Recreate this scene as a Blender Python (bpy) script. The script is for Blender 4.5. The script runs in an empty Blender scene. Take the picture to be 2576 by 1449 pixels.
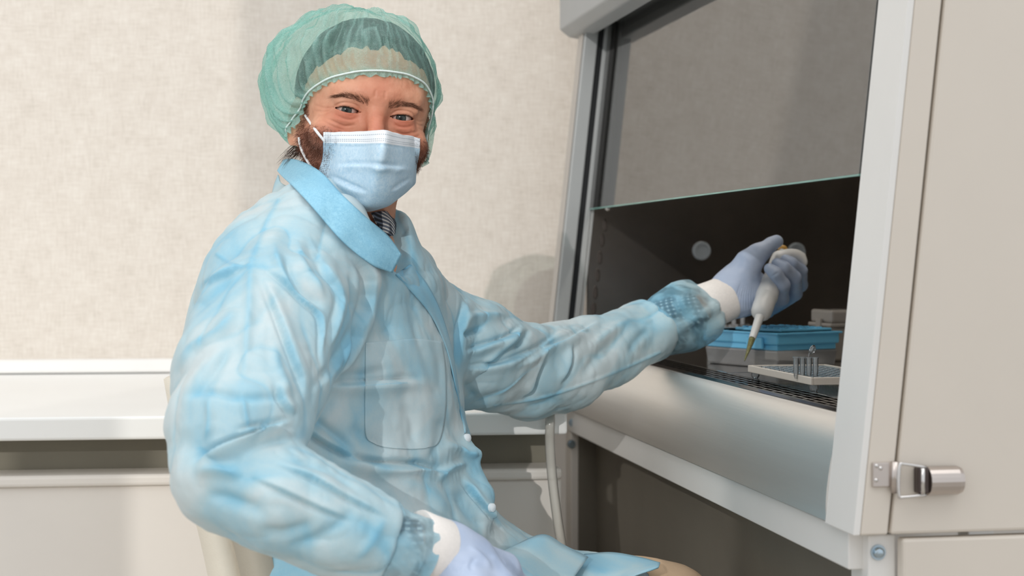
import bpy, bmesh, math, random
import numpy as np
from mathutils import Vector, Matrix, Euler
from mathutils.bvhtree import BVHTree

random.seed(7)
rng = np.random.default_rng(7)
SC = bpy.context.scene
COL = SC.collection

# ------------------------------------------------------------------ camera
F, CX, CY, H = 4100.0, 1288.0, 645.0, 1.0      # focal length in pixels, horizon, eye height
cam_d = bpy.data.cameras.new('camera')
cam = bpy.data.objects.new('camera', cam_d)
COL.objects.link(cam)
cam.location = (0, 0, H)
cam.rotation_euler = (math.pi / 2, 0, 0)
cam_d.sensor_width = 36.0
cam_d.lens = 36.0 * F / 2576.0
cam_d.shift_y = -(724.5 - CY) / 2576.0
cam_d.clip_start = 0.05
cam_d.dof.use_dof = True
cam_d.dof.focus_distance = 1.93
cam_d.dof.aperture_fstop = 5.6
SC.camera = cam

# ------------------------------------------------------------------ light
world = bpy.data.worlds.new('world')
SC.world = world
world.use_nodes = True
wn = world.node_tree
wn.nodes['Background'].inputs[0].default_value = (0.93, 0.96, 1.0, 1)
wn.nodes['Background'].inputs[1].default_value = 0.90
sun_d = bpy.data.lights.new('sun', 'SUN')
sun_d.energy = 0.95
sun_d.color = (1.0, 0.975, 0.95)
sun_d.angle = math.radians(0.35)
sun = bpy.data.objects.new('sun', sun_d)
COL.objects.link(sun)
SUN_DIR = Vector((0.244, 1.0, -0.28)).normalized()
sun.rotation_euler = SUN_DIR.to_track_quat('-Z', 'Y').to_euler()
sun.location = (-0.5, -4, 2.2)
for k, (lx, ly) in enumerate(((-0.8, 0.3), (-0.3, 1.9), (0.9, 0.9))):  # unseen overhead fill panels, added to brighten the bench top
    a_d = bpy.data.lights.new('overhead_fill', 'AREA')
    a_d.energy = 7.0
    a_d.size = 1.2
    a_d.shape = 'SQUARE'
    a_d.color = (1.0, 0.98, 0.95)
    a_o = bpy.data.objects.new('overhead_fill', a_d)
    COL.objects.link(a_o)
    a_o.location = (lx, ly, 2.75)
vs = SC.view_settings
vs.view_transform = 'Standard'
vs.look = 'None'
vs.gamma = 1.0
vs.use_curve_mapping = False
vs.exposure = 0.06
SC.cycles.use_denoising = True
SC.cycles.transparent_max_bounces = 16
SC.cycles.max_bounces = 10

# ------------------------------------------------------------------ helpers
def P(px, py, Y):
    """point seen at pixel (px,py) of the 2576x1449 frame, at distance Y"""
    return Vector(((px - CX) / F * Y, Y, H + (CY - py) / F * Y))

def NP(px, py, Y):
    return np.array(P(px, py, Y))

def lk(o, parent=None):
    COL.objects.link(o)
    if parent is not None:
        o.parent = parent
    return o

def tag(o, label=None, cat=None, group=None, kind=None):
    if label: o['label'] = label
    if cat: o['category'] = cat
    if group: o['group'] = group
    if kind: o['kind'] = kind
    return o

def empty(name, loc=(0, 0, 0), rz=0.0):
    e = bpy.data.objects.new(name, None)
    COL.objects.link(e)
    e.location = loc
    e.rotation_euler = (0, 0, rz)
    return e

def mobj(name, verts, faces, mat=None, parent=None, smooth=False, origin=None):
    me = bpy.data.meshes.new(name)
    v = np.asarray(verts, dtype=np.float64).reshape(-1, 3)
    if origin is not None:
        v = v - np.asarray(origin)
    if isinstance(faces, np.ndarray) and faces.ndim == 2:
        n, k = faces.shape
        me.vertices.add(len(v)); me.vertices.foreach_set('co', v.ravel())
        me.loops.add(n * k); me.loops.foreach_set('vertex_index', faces.astype(np.int32).ravel())
        me.polygons.add(n)
        me.polygons.foreach_set('loop_start', np.arange(0, n * k, k, dtype=np.int32))
        me.update(calc_edges=True)
    else:
        me.from_pydata([tuple(x) for x in v], [], [tuple(int(i) for i in f) for f in faces])
        me.update()
    if smooth:
        me.polygons.foreach_set('use_smooth', [True] * len(me.polygons))
    if mat is not None:
        me.materials.append(mat)
    o = bpy.data.objects.new(name, me)
    return lk(o, parent)

def bmobj(name, bm, mat=None, parent=None, smooth=False, bevel=0.0, seg=2):
    bmesh.ops.recalc_face_normals(bm, faces=bm.faces)
    if bevel > 0:
        es = [e for e in bm.edges if len(e.link_faces) == 2 and e.calc_face_angle(0) > 0.5]
        bmesh.ops.bevel(bm, geom=es, offset=bevel, segments=seg, affect='EDGES', profile=0.5, clamp_overlap=True)
    me = bpy.data.meshes.new(name)
    bm.to_mesh(me); bm.free()
    if smooth:
        me.polygons.foreach_set('use_smooth', [True] * len(me.polygons))
    if mat is not None:
        me.materials.append(mat)
    return lk(bpy.data.objects.new(name, me), parent)

def hexa(bm, c8):
    """box from 8 corners: bottom ring of four, then top ring of four"""
    v = [bm.verts.new(c) for c in c8]
    for f in ((0, 3, 2, 1), (4, 5, 6, 7), (0, 1, 5, 4), (1, 2, 6, 5), (2, 3, 7, 6), (3, 0, 4, 7)):
        bm.faces.new([v[i] for i in f])

def box(name, lo, hi, mat, parent=None, bevel=0.002, seg=2):
    bm = bmesh.new()
    (x0, y0, z0), (x1, y1, z1) = lo, hi
    hexa(bm, [(x0, y0, z0), (x1, y0, z0), (x1, y1, z0), (x0, y1, z0), (x0, y0, z1), (x1, y0, z1), (x1, y1, z1), (x0, y1, z1)])
    return bmobj(name, bm, mat, parent, bevel=bevel, seg=seg)

def prism_y(name, prof, y0, y1, mat, parent=None, bevel=0.0, smooth=False):
    """polygon (x,z) pushed along local y"""
    bm = bmesh.new()
    a = [bm.verts.new((x, y0, z)) for x, z in prof]
    b = [bm.verts.new((x, y1, z)) for x, z in prof]
    n = len(prof)
    bm.faces.new(a); bm.faces.new(b[::-1])
    for i in range(n):
        bm.faces.new((a[i], b[i], b[(i + 1) % n], a[(i + 1) % n]))
    return bmobj(name, bm, mat, parent, bevel=bevel, smooth=smooth)

def lathe(name, prof, mat, parent=None, axis_from=(0, 0, 0), axis_to=(0, 0, 1), n=28, cap=True, scale_to_axis=False):
    """profile [(t along the axis in metres, radius)] turned about the axis"""
    a = Vector(axis_from); b = Vector(axis_to)
    d = (b - a).normalized()
    q = d.to_track_quat('Z', 'Y').to_matrix()
    vs_, fs = [], []
    for t, r in prof:
        for k in range(n):
            an = 2 * math.pi * k / n
            vs_.append(a + q @ Vector((r * math.cos(an), r * math.sin(an), t)))
    for i in range(len(prof) - 1):
        for k in range(n):
            k2 = (k + 1) % n
            fs.append((i * n + k, i * n + k2, (i + 1) * n + k2, (i + 1) * n + k))
    if cap:
        fs.append(tuple(range(n))[::-1])
        fs.append(tuple((len(prof) - 1) * n + k for k in range(n)))
    o = mobj(name, vs_, fs, mat, parent, smooth=True)
    try:
        o.data.set_sharp_from_angle(angle=math.radians(50))
    except Exception:
        pass
    return o

def catmull(pts, m=8):
    pts = [np.asarray(p, float) for p in pts]
    q = [2 * pts[0] - pts[1]] + pts + [2 * pts[-1] - pts[-2]]
    out = []
    for i in range(1, len(q) - 2):
        for k in range(m):
            t = k / m
            p0, p1, p2, p3 = q[i - 1], q[i], q[i + 1], q[i + 2]
            out.append(0.5 * ((2 * p1) + (-p0 + p2) * t + (2 * p0 - 5 * p1 + 4 * p2 - p3) * t * t + (-p0 + 3 * p1 - 3 * p2 + p3) * t ** 3))
    out.append(pts[-1])
    return np.array(out)

def tube_geo(path, rad, n=8):
    path = np.asarray(path, float)
    m = len(path)
    rad = np.broadcast_to(np.asarray(rad, float), (m,))
    tan = np.gradient(path, axis=0)
    tan /= np.linalg.norm(tan, axis=1, keepdims=True) + 1e-12
    up = np.array([0, 0, 1.0]) if abs(tan[0][2]) < 0.9 else np.array([1.0, 0, 0])
    vs_, fs = [], []
    nrm = np.cross(tan[0], up); nrm /= np.linalg.norm(nrm)
    for i in range(m):
        nrm = nrm - tan[i] * np.dot(nrm, tan[i]); nrm /= np.linalg.norm(nrm) + 1e-12
        bn = np.cross(tan[i], nrm)
        for k in range(n):
            an = 2 * math.pi * k / n
            vs_.append(path[i] + rad[i] * (math.cos(an) * nrm + math.sin(an) * bn))
    for i in range(m - 1):
        for k in range(n):
            k2 = (k + 1) % n
            fs.append((i * n + k, i * n + k2, (i + 1) * n + k2, (i + 1) * n + k))
    fs.append(tuple(range(n))[::-1]); fs.append(tuple((m - 1) * n + k for k in range(n)))
    return vs_, fs

def tube(name, path, rad, mat, parent=None, n=10):
    v, f = tube_geo(path, rad, n)
    return mobj(name, v, f, mat, parent, smooth=True)

# ------------------------------------------------------------------ materials
def nmat(name):
    m = bpy.data.materials.new(name)
    m.use_nodes = True
    nt = m.node_tree
    return m, nt, nt.nodes['Principled BSDF'], nt.nodes['Material Output']

def N(nt, t, **kw):
    n = nt.nodes.new(t)
    for k, v in kw.items():
        if k.startswith('_'):
            setattr(n, k[1:], v)
        else:
            n.inputs[k.replace('__', ' ')].default_value = v
    return n

def ramp(nt, fac, stops):
    r = nt.nodes.new('ShaderNodeValToRGB')
    e = r.color_ramp.elements
    while len(e) > len(stops): e.remove(e[-1])
    while len(e) < len(stops): e.new(0.5)
    for i, (p, c) in enumerate(stops):
        e[i].position = p; e[i].color = (c[0], c[1], c[2], 1)
    nt.links.new(fac, r.inputs[0])
    return r

def srgb(r, g, b):
    f = lambda c: (c / 255 / 12.92) if c / 255 <= 0.04045 else ((c / 255 + 0.055) / 1.055) ** 2.4
    return (f(r), f(g), f(b))

def plain(name, col, rough=0.5, metal=0.0, var=0.06, nscale=8.0, bump=0.0, bscale=200.0, spec=0.5, stretch=None, trans=0.0, coat=0.0):
    m, nt, b, out = nmat(name)
    tc = nt.nodes.new('ShaderNodeTexCoord')
    mp = nt.nodes.new('ShaderNodeMapping')
    nt.links.new(tc.outputs['Object'], mp.inputs[0])
    if stretch: mp.inputs['Scale'].default_value = stretch
    nz = N(nt, 'ShaderNodeTexNoise', Scale=nscale, Detail=4.0)
    nt.links.new(mp.outputs[0], nz.inputs['Vector'])
    c0 = tuple(max(0, c * (1 - var)) for c in col); c1 = tuple(min(1, c * (1 + var)) for c in col)
    r = ramp(nt, nz.outputs['Fac'], [(0.3, c0), (0.7, c1)])
    nt.links.new(r.outputs[0], b.inputs['Base Color'])
    b.inputs['Roughness'].default_value = rough
    b.inputs['Metallic'].default_value = metal
    b.inputs['Specular IOR Level'].default_value = spec
    b.inputs['Transmission Weight'].default_value = trans
    b.inputs['Coat Weight'].default_value = coat
    if bump > 0:
        n2 = N(nt, 'ShaderNodeTexNoise', Scale=bscale, Detail=3.0)
        nt.links.new(mp.outputs[0], n2.inputs['Vector'])
        bp = N(nt, 'ShaderNodeBump', Strength=bump, Distance=0.002)
        nt.links.new(n2.outputs['Fac'], bp.inputs['Height'])
        nt.links.new(bp.outputs[0], b.inputs['Normal'])
    return m

def clear_mat(name, tint=(0.95, 0.97, 0.97), body=0.25, col=(0.8, 0.82, 0.83), rough=0.15, ior=1.45):
    """thin clear plastic / glass: see-through with Fresnel gloss and a little milky body"""
    m, nt, b, out = nmat(name)
    tr = N(nt, 'ShaderNodeBsdfTransparent', Color=(*tint, 1))
    b.inputs['Base Color'].default_value = (*col, 1)
    b.inputs['Roughness'].default_value = rough
    mx = N(nt, 'ShaderNodeMixShader', Fac=body)
    nt.links.new(tr.outputs[0], mx.inputs[1]); nt.links.new(b.outputs[0], mx.inputs[2])
    gl = N(nt, 'ShaderNodeBsdfGlossy', Roughness=rough * 0.6)
    fr = N(nt, 'ShaderNodeFresnel', IOR=ior)
    nz = N(nt, 'ShaderNodeTexNoise', Scale=40.0)
    bp = N(nt, 'ShaderNodeBump', Strength=0.02, Distance=0.001)
    nt.links.new(nz.outputs['Fac'], bp.inputs['Height'])
    nt.links.new(bp.outputs[0], gl.inputs['Normal'])
    mx2 = nt.nodes.new('ShaderNodeMixShader')
    nt.links.new(fr.outputs[0], mx2.inputs[0]); nt.links.new(mx.outputs[0], mx2.inputs[1]); nt.links.new(gl.outputs[0], mx2.inputs[2])
    nt.links.new(mx2.outputs[0], out.inputs[0])
    return m

M = {}
M['white_paint'] = plain('white_paint', srgb(236, 234, 230), 0.35, var=0.02, bump=0.02)
M['cream_paint'] = plain('cream_paint', srgb(222, 213, 201), 0.45, var=0.02, bump=0.05, bscale=600)
M['bench_white'] = plain('bench_white', srgb(246, 246, 243), 0.3, var=0.01)
M['panel_white'] = plain('panel_white', srgb(232, 226, 218), 0.5, var=0.02)
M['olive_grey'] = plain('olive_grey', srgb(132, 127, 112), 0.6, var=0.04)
M['dark_panel'] = plain('dark_panel', srgb(120, 114, 103), 0.55, var=0.05, bump=0.06, bscale=300)
M['grey_metal'] = plain('grey_metal', srgb(165, 167, 166), 0.4, var=0.03)
M['hood_grey'] = plain('hood_grey', srgb(158, 160, 160), 0.45, var=0.03)
M['black'] = plain('black', (0.006, 0.007, 0.008), 0.4, var=0.2)
M['chrome'] = plain('chrome', (0.72, 0.70, 0.68), 0.18, metal=1.0, var=0.03)
M['steel'] = plain('steel', (0.88, 0.865, 0.84), 0.42, metal=1.0, var=0.05, nscale=30, stretch=(1, 0.04, 1), bump=0.04, bscale=400)
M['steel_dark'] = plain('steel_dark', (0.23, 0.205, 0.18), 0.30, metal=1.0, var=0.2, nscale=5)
M['steel_mirror'] = plain('steel_mirror', (0.50, 0.48, 0.46), 0.10, metal=1.0, var=0.05, nscale=8)
M['lip_dark'] = plain('lip_dark', (0.10, 0.098, 0.10), 0.12, metal=1.0, var=0.1)
M['sash_glass'] = clear_mat('sash_glass', (0.90, 0.95, 0.92), 0.04, rough=0.02, ior=4.0, col=(0.62, 0.58, 0.52))
M['glass_edge'] = plain('glass_edge', srgb(120, 165, 155), 0.15, var=0.15, nscale=20)
M['concrete'] = plain('concrete', srgb(178, 172, 163), 0.6, var=0.04, nscale=3)

def blind_mat():
    m, nt, b, out = nmat('blind_fabric')
    tc = nt.nodes.new('ShaderNodeTexCoord')
    outs = []
    for sc in ((35, 1, 260), (260, 1, 35)):
        mp = nt.nodes.new('ShaderNodeMapping'); mp.inputs['Scale'].default_value = sc
        nt.links.new(tc.outputs['Object'], mp.inputs[0])
        nz = N(nt, 'ShaderNodeTexNoise', Scale=1.0, Detail=3.0, Roughness=0.65)
        nt.links.new(mp.outputs[0], nz.inputs['Vector']); outs.append(nz.outputs['Fac'])
    blo = N(nt, 'ShaderNodeTexNoise', Scale=22.0, Detail=5.0)
    nt.links.new(tc.outputs['Object'], blo.inputs['Vector'])
    ad = nt.nodes.new('ShaderNodeMath'); ad.operation = 'ADD'
    nt.links.new(outs[0], ad.inputs[0]); nt.links.new(outs[1], ad.inputs[1])
    ad2 = nt.nodes.new('ShaderNodeMath'); ad2.operation = 'MULTIPLY_ADD'
    nt.links.new(ad.outputs[0], ad2.inputs[0]); ad2.inputs[1].default_value = 0.4
    ml = nt.nodes.new('ShaderNodeMath'); ml.operation = 'MULTIPLY'; ml.inputs[1].default_value = 0.25
    nt.links.new(blo.outputs['Fac'], ml.inputs[0]); nt.links.new(ml.outputs[0], ad2.inputs[2])
    r = ramp(nt, ad2.outputs[0], [(0.33, srgb(204, 195, 183)), (0.5, srgb(220, 211, 200)), (0.66, srgb(231, 224, 214))])
    nt.links.new(r.outputs[0], b.inputs['Base Color'])
    b.inputs['Roughness'].default_value = 0.85
    b.inputs['Specular IOR Level'].default_value = 0.15
    bp = N(nt, 'ShaderNodeBump', Strength=0.25, Distance=0.002)
    nt.links.new(ad.outputs[0], bp.inputs['Height']); nt.links.new(bp.outputs[0], b.inputs['Normal'])
    return m
M['blind'] = blind_mat()

# ------------------------------------------------------------------ the room
fl = box('floor', (-5, -2.9, -0.05), (4, 5.2, 0.0), M['concrete'], bevel=0)
tag(fl, 'pale grey laboratory floor', kind='structure')
WALL_A = math.radians(6.3)
WY = 3.03
def room(name, lo, hi, mat, bevel=0.002, parent=None):
    o = box(name, lo, hi, mat, parent, bevel)
    if parent is None:
        o.location = (0, WY, 0); o.rotation_euler = (0, 0, WALL_A)
    return o
wb = room('wall_back', (-4.5, 0.06, 0), (3.5, 0.2, 3.1), M['panel_white'], 0)
tag(wb, 'off-white wall behind the roller blind', kind='structure')

BT = H + (CY - 935) / F * 2.99
blind = empty('roller_blind', (0, WY, BT), WALL_A)
tag(blind, 'beige woven roller blind drawn down behind the seated person', 'blind')
zb = H + (CY - 899) / F * 2.99 - BT
box('fabric', (-2.6, 0.0, zb), (2.0, 0.003, 2.2), M['blind'], blind, 0)
bm = bmesh.new()
x0, x1 = -2.6, 2.0
hexa(bm, [(x0, -0.016, 0.0015), (x1, -0.016, 0.0015), (x1, 0.018, 0.0015), (x0, 0.018, 0.0015), (x0, -0.008, zb), (x1, -0.008, zb), (x1, 0.012, zb), (x0, 0.012, zb)])
bmobj('bottom_rail', bm, M['white_paint'], blind, bevel=0.005)

bench = empty('window_bench', (0, WY, 0), WALL_A)
tag(bench, 'long white bench along the wall under the blind', 'bench')
BF = -0.815
BX = -0.014
box('worktop', (-2.8, BF, BT - 0.031), (BX, 0.05, BT), M['bench_white'], bench, 0.004, 3)
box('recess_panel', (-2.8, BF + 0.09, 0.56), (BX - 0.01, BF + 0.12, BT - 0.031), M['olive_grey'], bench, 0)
zt = H - (1181 - CY) / F * (WY + BF + 0.01)
box('front_lip', (-2.8, BF + 0.02, zt - 0.016), (BX - 0.004, BF + 0.09, zt), M['panel_white'], bench, 0.005, 3)
box('front_panel', (-2.8, BF + 0.028, 0.10), (BX - 0.004, BF + 0.09, zt - 0.016), M['panel_white'], bench, 0.003)
box('end_panel', (BX - 0.02, BF + 0.12, 0.0), (BX - 0.004, 0.0, BT - 0.031), M['panel_white'], bench, 0.001)
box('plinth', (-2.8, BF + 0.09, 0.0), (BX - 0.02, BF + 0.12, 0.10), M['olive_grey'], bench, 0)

# window wall behind the photographer: low sunlight enters through its left half
RW = -2.6
wr = empty('wall_rear', (0, RW, 0))
tag(wr, 'window wall behind the photographer', kind='structure')
box('parapet', (-4.5, -0.1, 0), (-0.83, 0.1, 0.95), M['panel_white'], wr, 0)
box('lintel', (-4.5, -0.1, 3.35), (-0.83, 0.1, 3.5), M['panel_white'], wr, 0)
box('pier', (-0.83, -0.1, 0), (0.2, 0.1, 3.5), M['panel_white'], wr, 0)
win = empty('window_2', (0, RW, 0.95))
tag(win, 'tall glazed window behind the photographer', kind='structure')
M['band_shade'] = clear_mat('band_shade_strip', (0.55, 0.56, 0.58), 0.0, rough=0.02)
box('band_shade_strip', (-1.858, -0.01, 0), (-1.68, 0.0, 2.4), M['band_shade'], win, 0)  # unseen half-clear strip, added to cast the pale shadow band on the blind
box('window_post', (-4.5, -0.08, 0), (-4.3, 0.08, 2.4), M['white_paint'], win, 0)
# ------------------------------------------------------------------ the safety cabinet
CA = math.radians(10.25)
CO, SN = math.cos(CA), math.sin(CA)
X0, Y0 = 0.349, 1.62
W = 1.2
LEAN = 0.108
def s0(z):
    return LEAN * (z - 0.0806)
def cab_at(px, py, t):
    """local (s, z) of the point seen at a pixel, on the upright plane t"""
    a = (px - CX) / F
    s = (a * Y0 + a * CO * t - X0 + SN * t) / (CO - a * SN)
    Y = Y0 + SN * s + CO * t
    return s, (CY - py) / F * Y
cabinet = empty('safety_cabinet', (X0, Y0, 0), CA)
tag(cabinet, 'large white biosafety cabinet with glass sash and stainless work opening', 'lab cabinet')

def lean_bar(name, sa, sb, ta, tb, za, zb_, mat, parent=cabinet, bevel=0.002):
    """upright piece that leans with the sloping front: sa, sb measured from the front plane"""
    bm = bmesh.new()
    c = []
    for z in (za, zb_):
        f = s0(z)
        c += [(f + sa, ta, H + z), (f + sb, ta, H + z), (f + sb, tb, H + z), (f + sa, tb, H + z)]
    hexa(bm, c)
    return bmobj(name, bm, mat, parent, bevel=bevel)

TF = -0.075
lean_bar('side_post', 0.004, 0.031, TF, 0.0, -0.264, 1.05, M['cream_paint'], bevel=0.002)
lean_bar('post_lit_face', -0.003, 0.0038, TF + 0.001, 0.0, -0.264, 1.05, M['white_paint'], bevel=0.001)  # the post's own front face, coloured whiter for the cooler light on it
# camera-side panels
bm = bmesh.new()
hexa(bm, [(s0(-0.264) + 0.034, TF, H - 0.264), (0.78, TF, H - 0.264), (0.78, TF + 0.02, H - 0.264), (s0(-0.264) + 0.034, TF + 0.02, H - 0.264),
          (s0(1.05) + 0.034, TF, H + 1.05), (0.78, TF, H + 1.05), (0.78, TF + 0.02, H + 1.05), (s0(1.05) + 0.034, TF + 0.02, H + 1.05)])
bmobj('side_panel', bm, M['cream_paint'], cabinet, bevel=0.003)
# latch on the joint
def on_side(px, py, out=0.0):
    s, z = cab_at(px, py, TF - out)
    return (s, TF - out, H + z)
latch = empty('latch', (0, 0, 0)); latch.parent = cabinet
latch['label'] = 'chrome draw latch across the panel joint'
M['latch'] = plain('latch_metal', (0.60, 0.54, 0.50), 0.3, metal=1.0, var=0.05)
M['latch_dark'] = plain('latch_dark', (0.09, 0.07, 0.065), 0.4, metal=0.6, var=0.1)
def side_box(name, x0, y0, x1, y1, d0, d1, mat, bevel=0.001, parent=None):
    a = on_side(x0, y0, 0); b_ = on_side(x1, y1, 0)
    return box(name, (min(a[0], b_[0]), TF - d1, min(a[2], b_[2])), (max(a[0], b_[0]), TF - d0, max(a[2], b_[2])), mat, parent or latch, bevel)
side_box('keeper_plate', 2192, 1163, 2240, 1224, 0.0, 0.003, M['latch'], 0.001)
for qx, qy in ((2202, 1171), (2212, 1177), (2201, 1207)):
    c = on_side(qx, qy)
    lathe('rivet', [(0.0, 0.0022), (0.0015, 0.0020), (0.0024, 0.001)], M['chrome'], latch, (c[0], TF - 0.002, c[2]), (c[0], TF - 0.02, c[2]), 12)
a = on_side(2246, 1160); b_ = on_side(2246, 1238)
tube('hook_bar', [(a[0], TF - 0.005, a[2]), (b_[0], TF - 0.005, b_[2])], 0.0042, M['latch'], latch)
pts = [on_side(*q) for q in ((2318, 1172), (2262, 1164), (2253, 1166), (2249, 1200), (2250, 1243), (2260, 1247), (2318, 1241))]
tube('bail_wire', [(q[0], TF - 0.010, q[2]) for q in catmull(pts, 4)], 0.0016, M['chrome'], latch)
side_box('pivot_block', 2297, 1173, 2326, 1238, 0.0, 0.012, M['latch_dark'], 0.002)
a = on_side(2308, 1174); b_ = on_side(2308, 1240)
tube('pivot_pin', [(a[0], TF - 0.012, a[2]), (b_[0], TF - 0.012, b_[2])], 0.0022, M['chrome'], latch)
sa, sb = on_side(2326, 1172), on_side(2410, 1242)
prof = []
zc, zh = (sa[2] + sb[2]) / 2, (sa[2] - sb[2]) / 2
bm = bmesh.new()
ring = []
for x, k in ((sa[0], 1.0), (sb[0] - 0.004, 1.0), (sb[0], 0.9)):
    ring.append([bm.verts.new((x, TF - 0.004 - 0.013 * max(0, math.sin(math.pi * i / 10)) * k, zc + zh * k * math.cos(math.pi * i / 10))) for i in range(11)])
for q in range(2):
    for i in range(10):
        bm.faces.new((ring[q][i], ring[q + 1][i], ring[q + 1][i + 1], ring[q][i + 1]))
    bm.faces.new((ring[q][10], ring[q + 1][10], ring[q + 1][0], ring[q][0]))
bm.faces.new(ring[0]); bm.faces.new(ring[2][::-1])
bmobj('lever', bm, M['latch'], latch)

# stainless apron under the opening
ap = [(-0.0385, -0.262), (-0.0392, -0.250), (-0.0385, -0.235), (-0.0365, -0.218), (-0.0335, -0.200), (-0.0288, -0.181), (-0.0225, -0.1675), (-0.0150, -0.1605), (-0.0085, -0.1585), (-0.004, -0.160), (-0.004, -0.262)]
ap_s = catmull([np.array(q) for q in ap[:9]], 4)
prof = [(q[0], H + q[1]) for q in ap_s] + [(x, H + z) for x, z in ap[9:]]
o = prism_y('apron', prof, 0.0, W, M['steel'], cabinet, smooth=True)
o.data.set_sharp_from_angle(angle=math.radians(40))
# rolled dark lip, then the slotted air grille
lp = [(-0.0105, -0.1584), (-0.003, -0.1566), (0.004, -0.1572), (0.010, -0.1600), (0.010, -0.166), (-0.0105, -0.166)]
o = prism_y('front_lip', [(x, H + z) for x, z in lp], 0.0, W, M['lip_dark'], cabinet, bevel=0.0008)
gs = [0.010]
for r in range(4):
    gs += [0.0130 + r * 0.0110, 0.0205 + r * 0.0110]
gs += [0.056]
tt = [0.0]
t = 0.006
while t + 0.030 < W:
    tt += [t, t + 0.030]; t += 0.0345
tt += [W]
vsg, fsg = [], []
for zz in (-0.160, -0.1625):
    for s in gs:
        for t in tt:
            vsg.append((s, t, H + zz))
nt_, ns_ = len(tt), len(gs)
def gid(k, i, j): return k * ns_ * nt_ + i * nt_ + j
hole = lambda i, j: (i % 2 == 1) and (j % 2 == 1) and 0 < i < ns_ - 1 and 0 < j < nt_ - 1
for i in range(ns_ - 1):
    for j in range(nt_ - 1):
        if hole(i, j):
            for (p, q) in (((i, j), (i, j + 1)), ((i, j + 1), (i + 1, j + 1)), ((i + 1, j + 1), (i + 1, j)), ((i + 1, j), (i, j))):
                fsg.append((gid(0, *p), gid(0, *q), gid(1, *q), gid(1, *p)))
        else:
            fsg.append((gid(0, i, j), gid(0, i, j + 1), gid(0, i + 1, j + 1), gid(0, i + 1, j)))
            fsg.append((gid(1, i, j), gid(1, i + 1, j), gid(1, i + 1, j + 1), gid(1, i, j + 1)))
mobj('air_grille', vsg, fsg, M['steel_mirror'], cabinet)
box('grille_trough', (0.004, 0.0, H - 0.20), (0.058, W, H - 0.19), M['black'], cabinet, 0)
box('work_tray', (0.058, 0.004, H - 0.172), (0.60, 0.62, H - 0.160), M['steel_mirror'], cabinet, 0.0015)
box('work_tray', (0.058, 0.624, H - 0.172), (0.60, W - 0.004, H - 0.160), M['steel_mirror'], cabinet, 0.0015)

# interior
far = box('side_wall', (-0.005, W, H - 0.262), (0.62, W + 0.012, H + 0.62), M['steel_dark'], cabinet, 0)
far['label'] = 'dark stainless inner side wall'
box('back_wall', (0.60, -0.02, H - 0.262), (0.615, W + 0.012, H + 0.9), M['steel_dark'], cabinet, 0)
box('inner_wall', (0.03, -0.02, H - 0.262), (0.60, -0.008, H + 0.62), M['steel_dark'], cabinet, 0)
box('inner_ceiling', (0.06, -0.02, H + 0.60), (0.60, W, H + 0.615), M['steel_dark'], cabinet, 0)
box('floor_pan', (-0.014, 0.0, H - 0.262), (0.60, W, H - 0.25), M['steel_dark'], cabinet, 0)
M['port'] = plain('port_cap', (0.30, 0.33, 0.35), 0.35, var=0.1)
M['slot_rim'] = plain('slot_rim', (0.10, 0.085, 0.075), 0.45, metal=0.7, var=0.1)
for (px, py) in ((1766, 631), (2005, 634)):
    s, z = cab_at(px, py, W - 0.004)
    o = lathe('service_port', [(0.0, 0.0165), (0.004, 0.0165), (0.006, 0.0150), (0.0062, 0.0110), (0.0045, 0.0105), (0.0045, 0.0)], M['port'], cabinet, (s, W, H + z), (s, W - 1, H + z), 32)
    o['label'] = 'round grey port cap'
for k in range(9):
    sz = [(1529, 566 - 43), (1522, 566), (1515, 604), (1508.5, 648), (1503, 692), (1497.5, 736), (1493, 777), (1488, 820), (1483, 862)][k]
    s, z = cab_at(sz[0], sz[1], W)
    if k == 0:
        lathe('screw_head', [(0, 0.006), (0.003, 0.0055), (0.0045, 0.003)], M['chrome'], cabinet, (s, W, H + z), (s, W - 1, H + z), 14)
        continue
    bm = bmesh.new()
    r0 = (0.0024, 0.0098); r1 = (0.0044, 0.0118)
    A, B, C2 = [], [], []
    for i in range(16):
        an = 2 * math.pi * i / 16
        cx_, cz_ = math.cos(an), math.sin(an)
        A.append(bm.verts.new((s + r1[0] * cx_, W - 0.0002, H + z + r1[1] * cz_)))
        B.append(bm.verts.new((s + r0[0] * cx_, W - 0.0025, H + z + r0[1] * cz_)))
        C2.append(bm.verts.new((s + r0[0] * cx_, W - 0.0004, H + z + r0[1] * cz_)))
    for i in range(16):
        j = (i + 1) % 16
        bm.faces.new((A[i], A[j], B[j], B[i])); bm.faces.new((B[i], B[j], C2[j], C2[i]))
    bm.faces.new(C2[::-1])
    bmobj('vent_slot', bm, M['black'] if False else M['slot_rim'], cabinet)

# the far end of the front frame
M['flange_grey'] = plain('flange_grey', srgb(176, 170, 163), 0.5, var=0.03)
lean_bar('frame_flange', -0.0475, -0.0455, W - 0.004, W + 0.030, -0.264, 0.42, M['flange_grey'], bevel=0.0005)
lean_bar('frame_post', -0.045, -0.0215, W - 0.012, W + 0.034, -0.264, 0.42, M['grey_metal'])
lean_bar('sash_channel', -0.0212, -0.0105, W - 0.004, W + 0.05, -0.17, 0.44, M['black'], bevel=0)
lean_bar('sash_rail', -0.0103, -0.001, W - 0.006, W + 0.05, -0.16, 0.44, M['grey_metal'], bevel=0.0008)
lean_bar('sash_rail', -0.0005, 0.0055, W - 0.003, W + 0.05, -0.16, 0.44, M['grey_metal'], bevel=0.0008)
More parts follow.
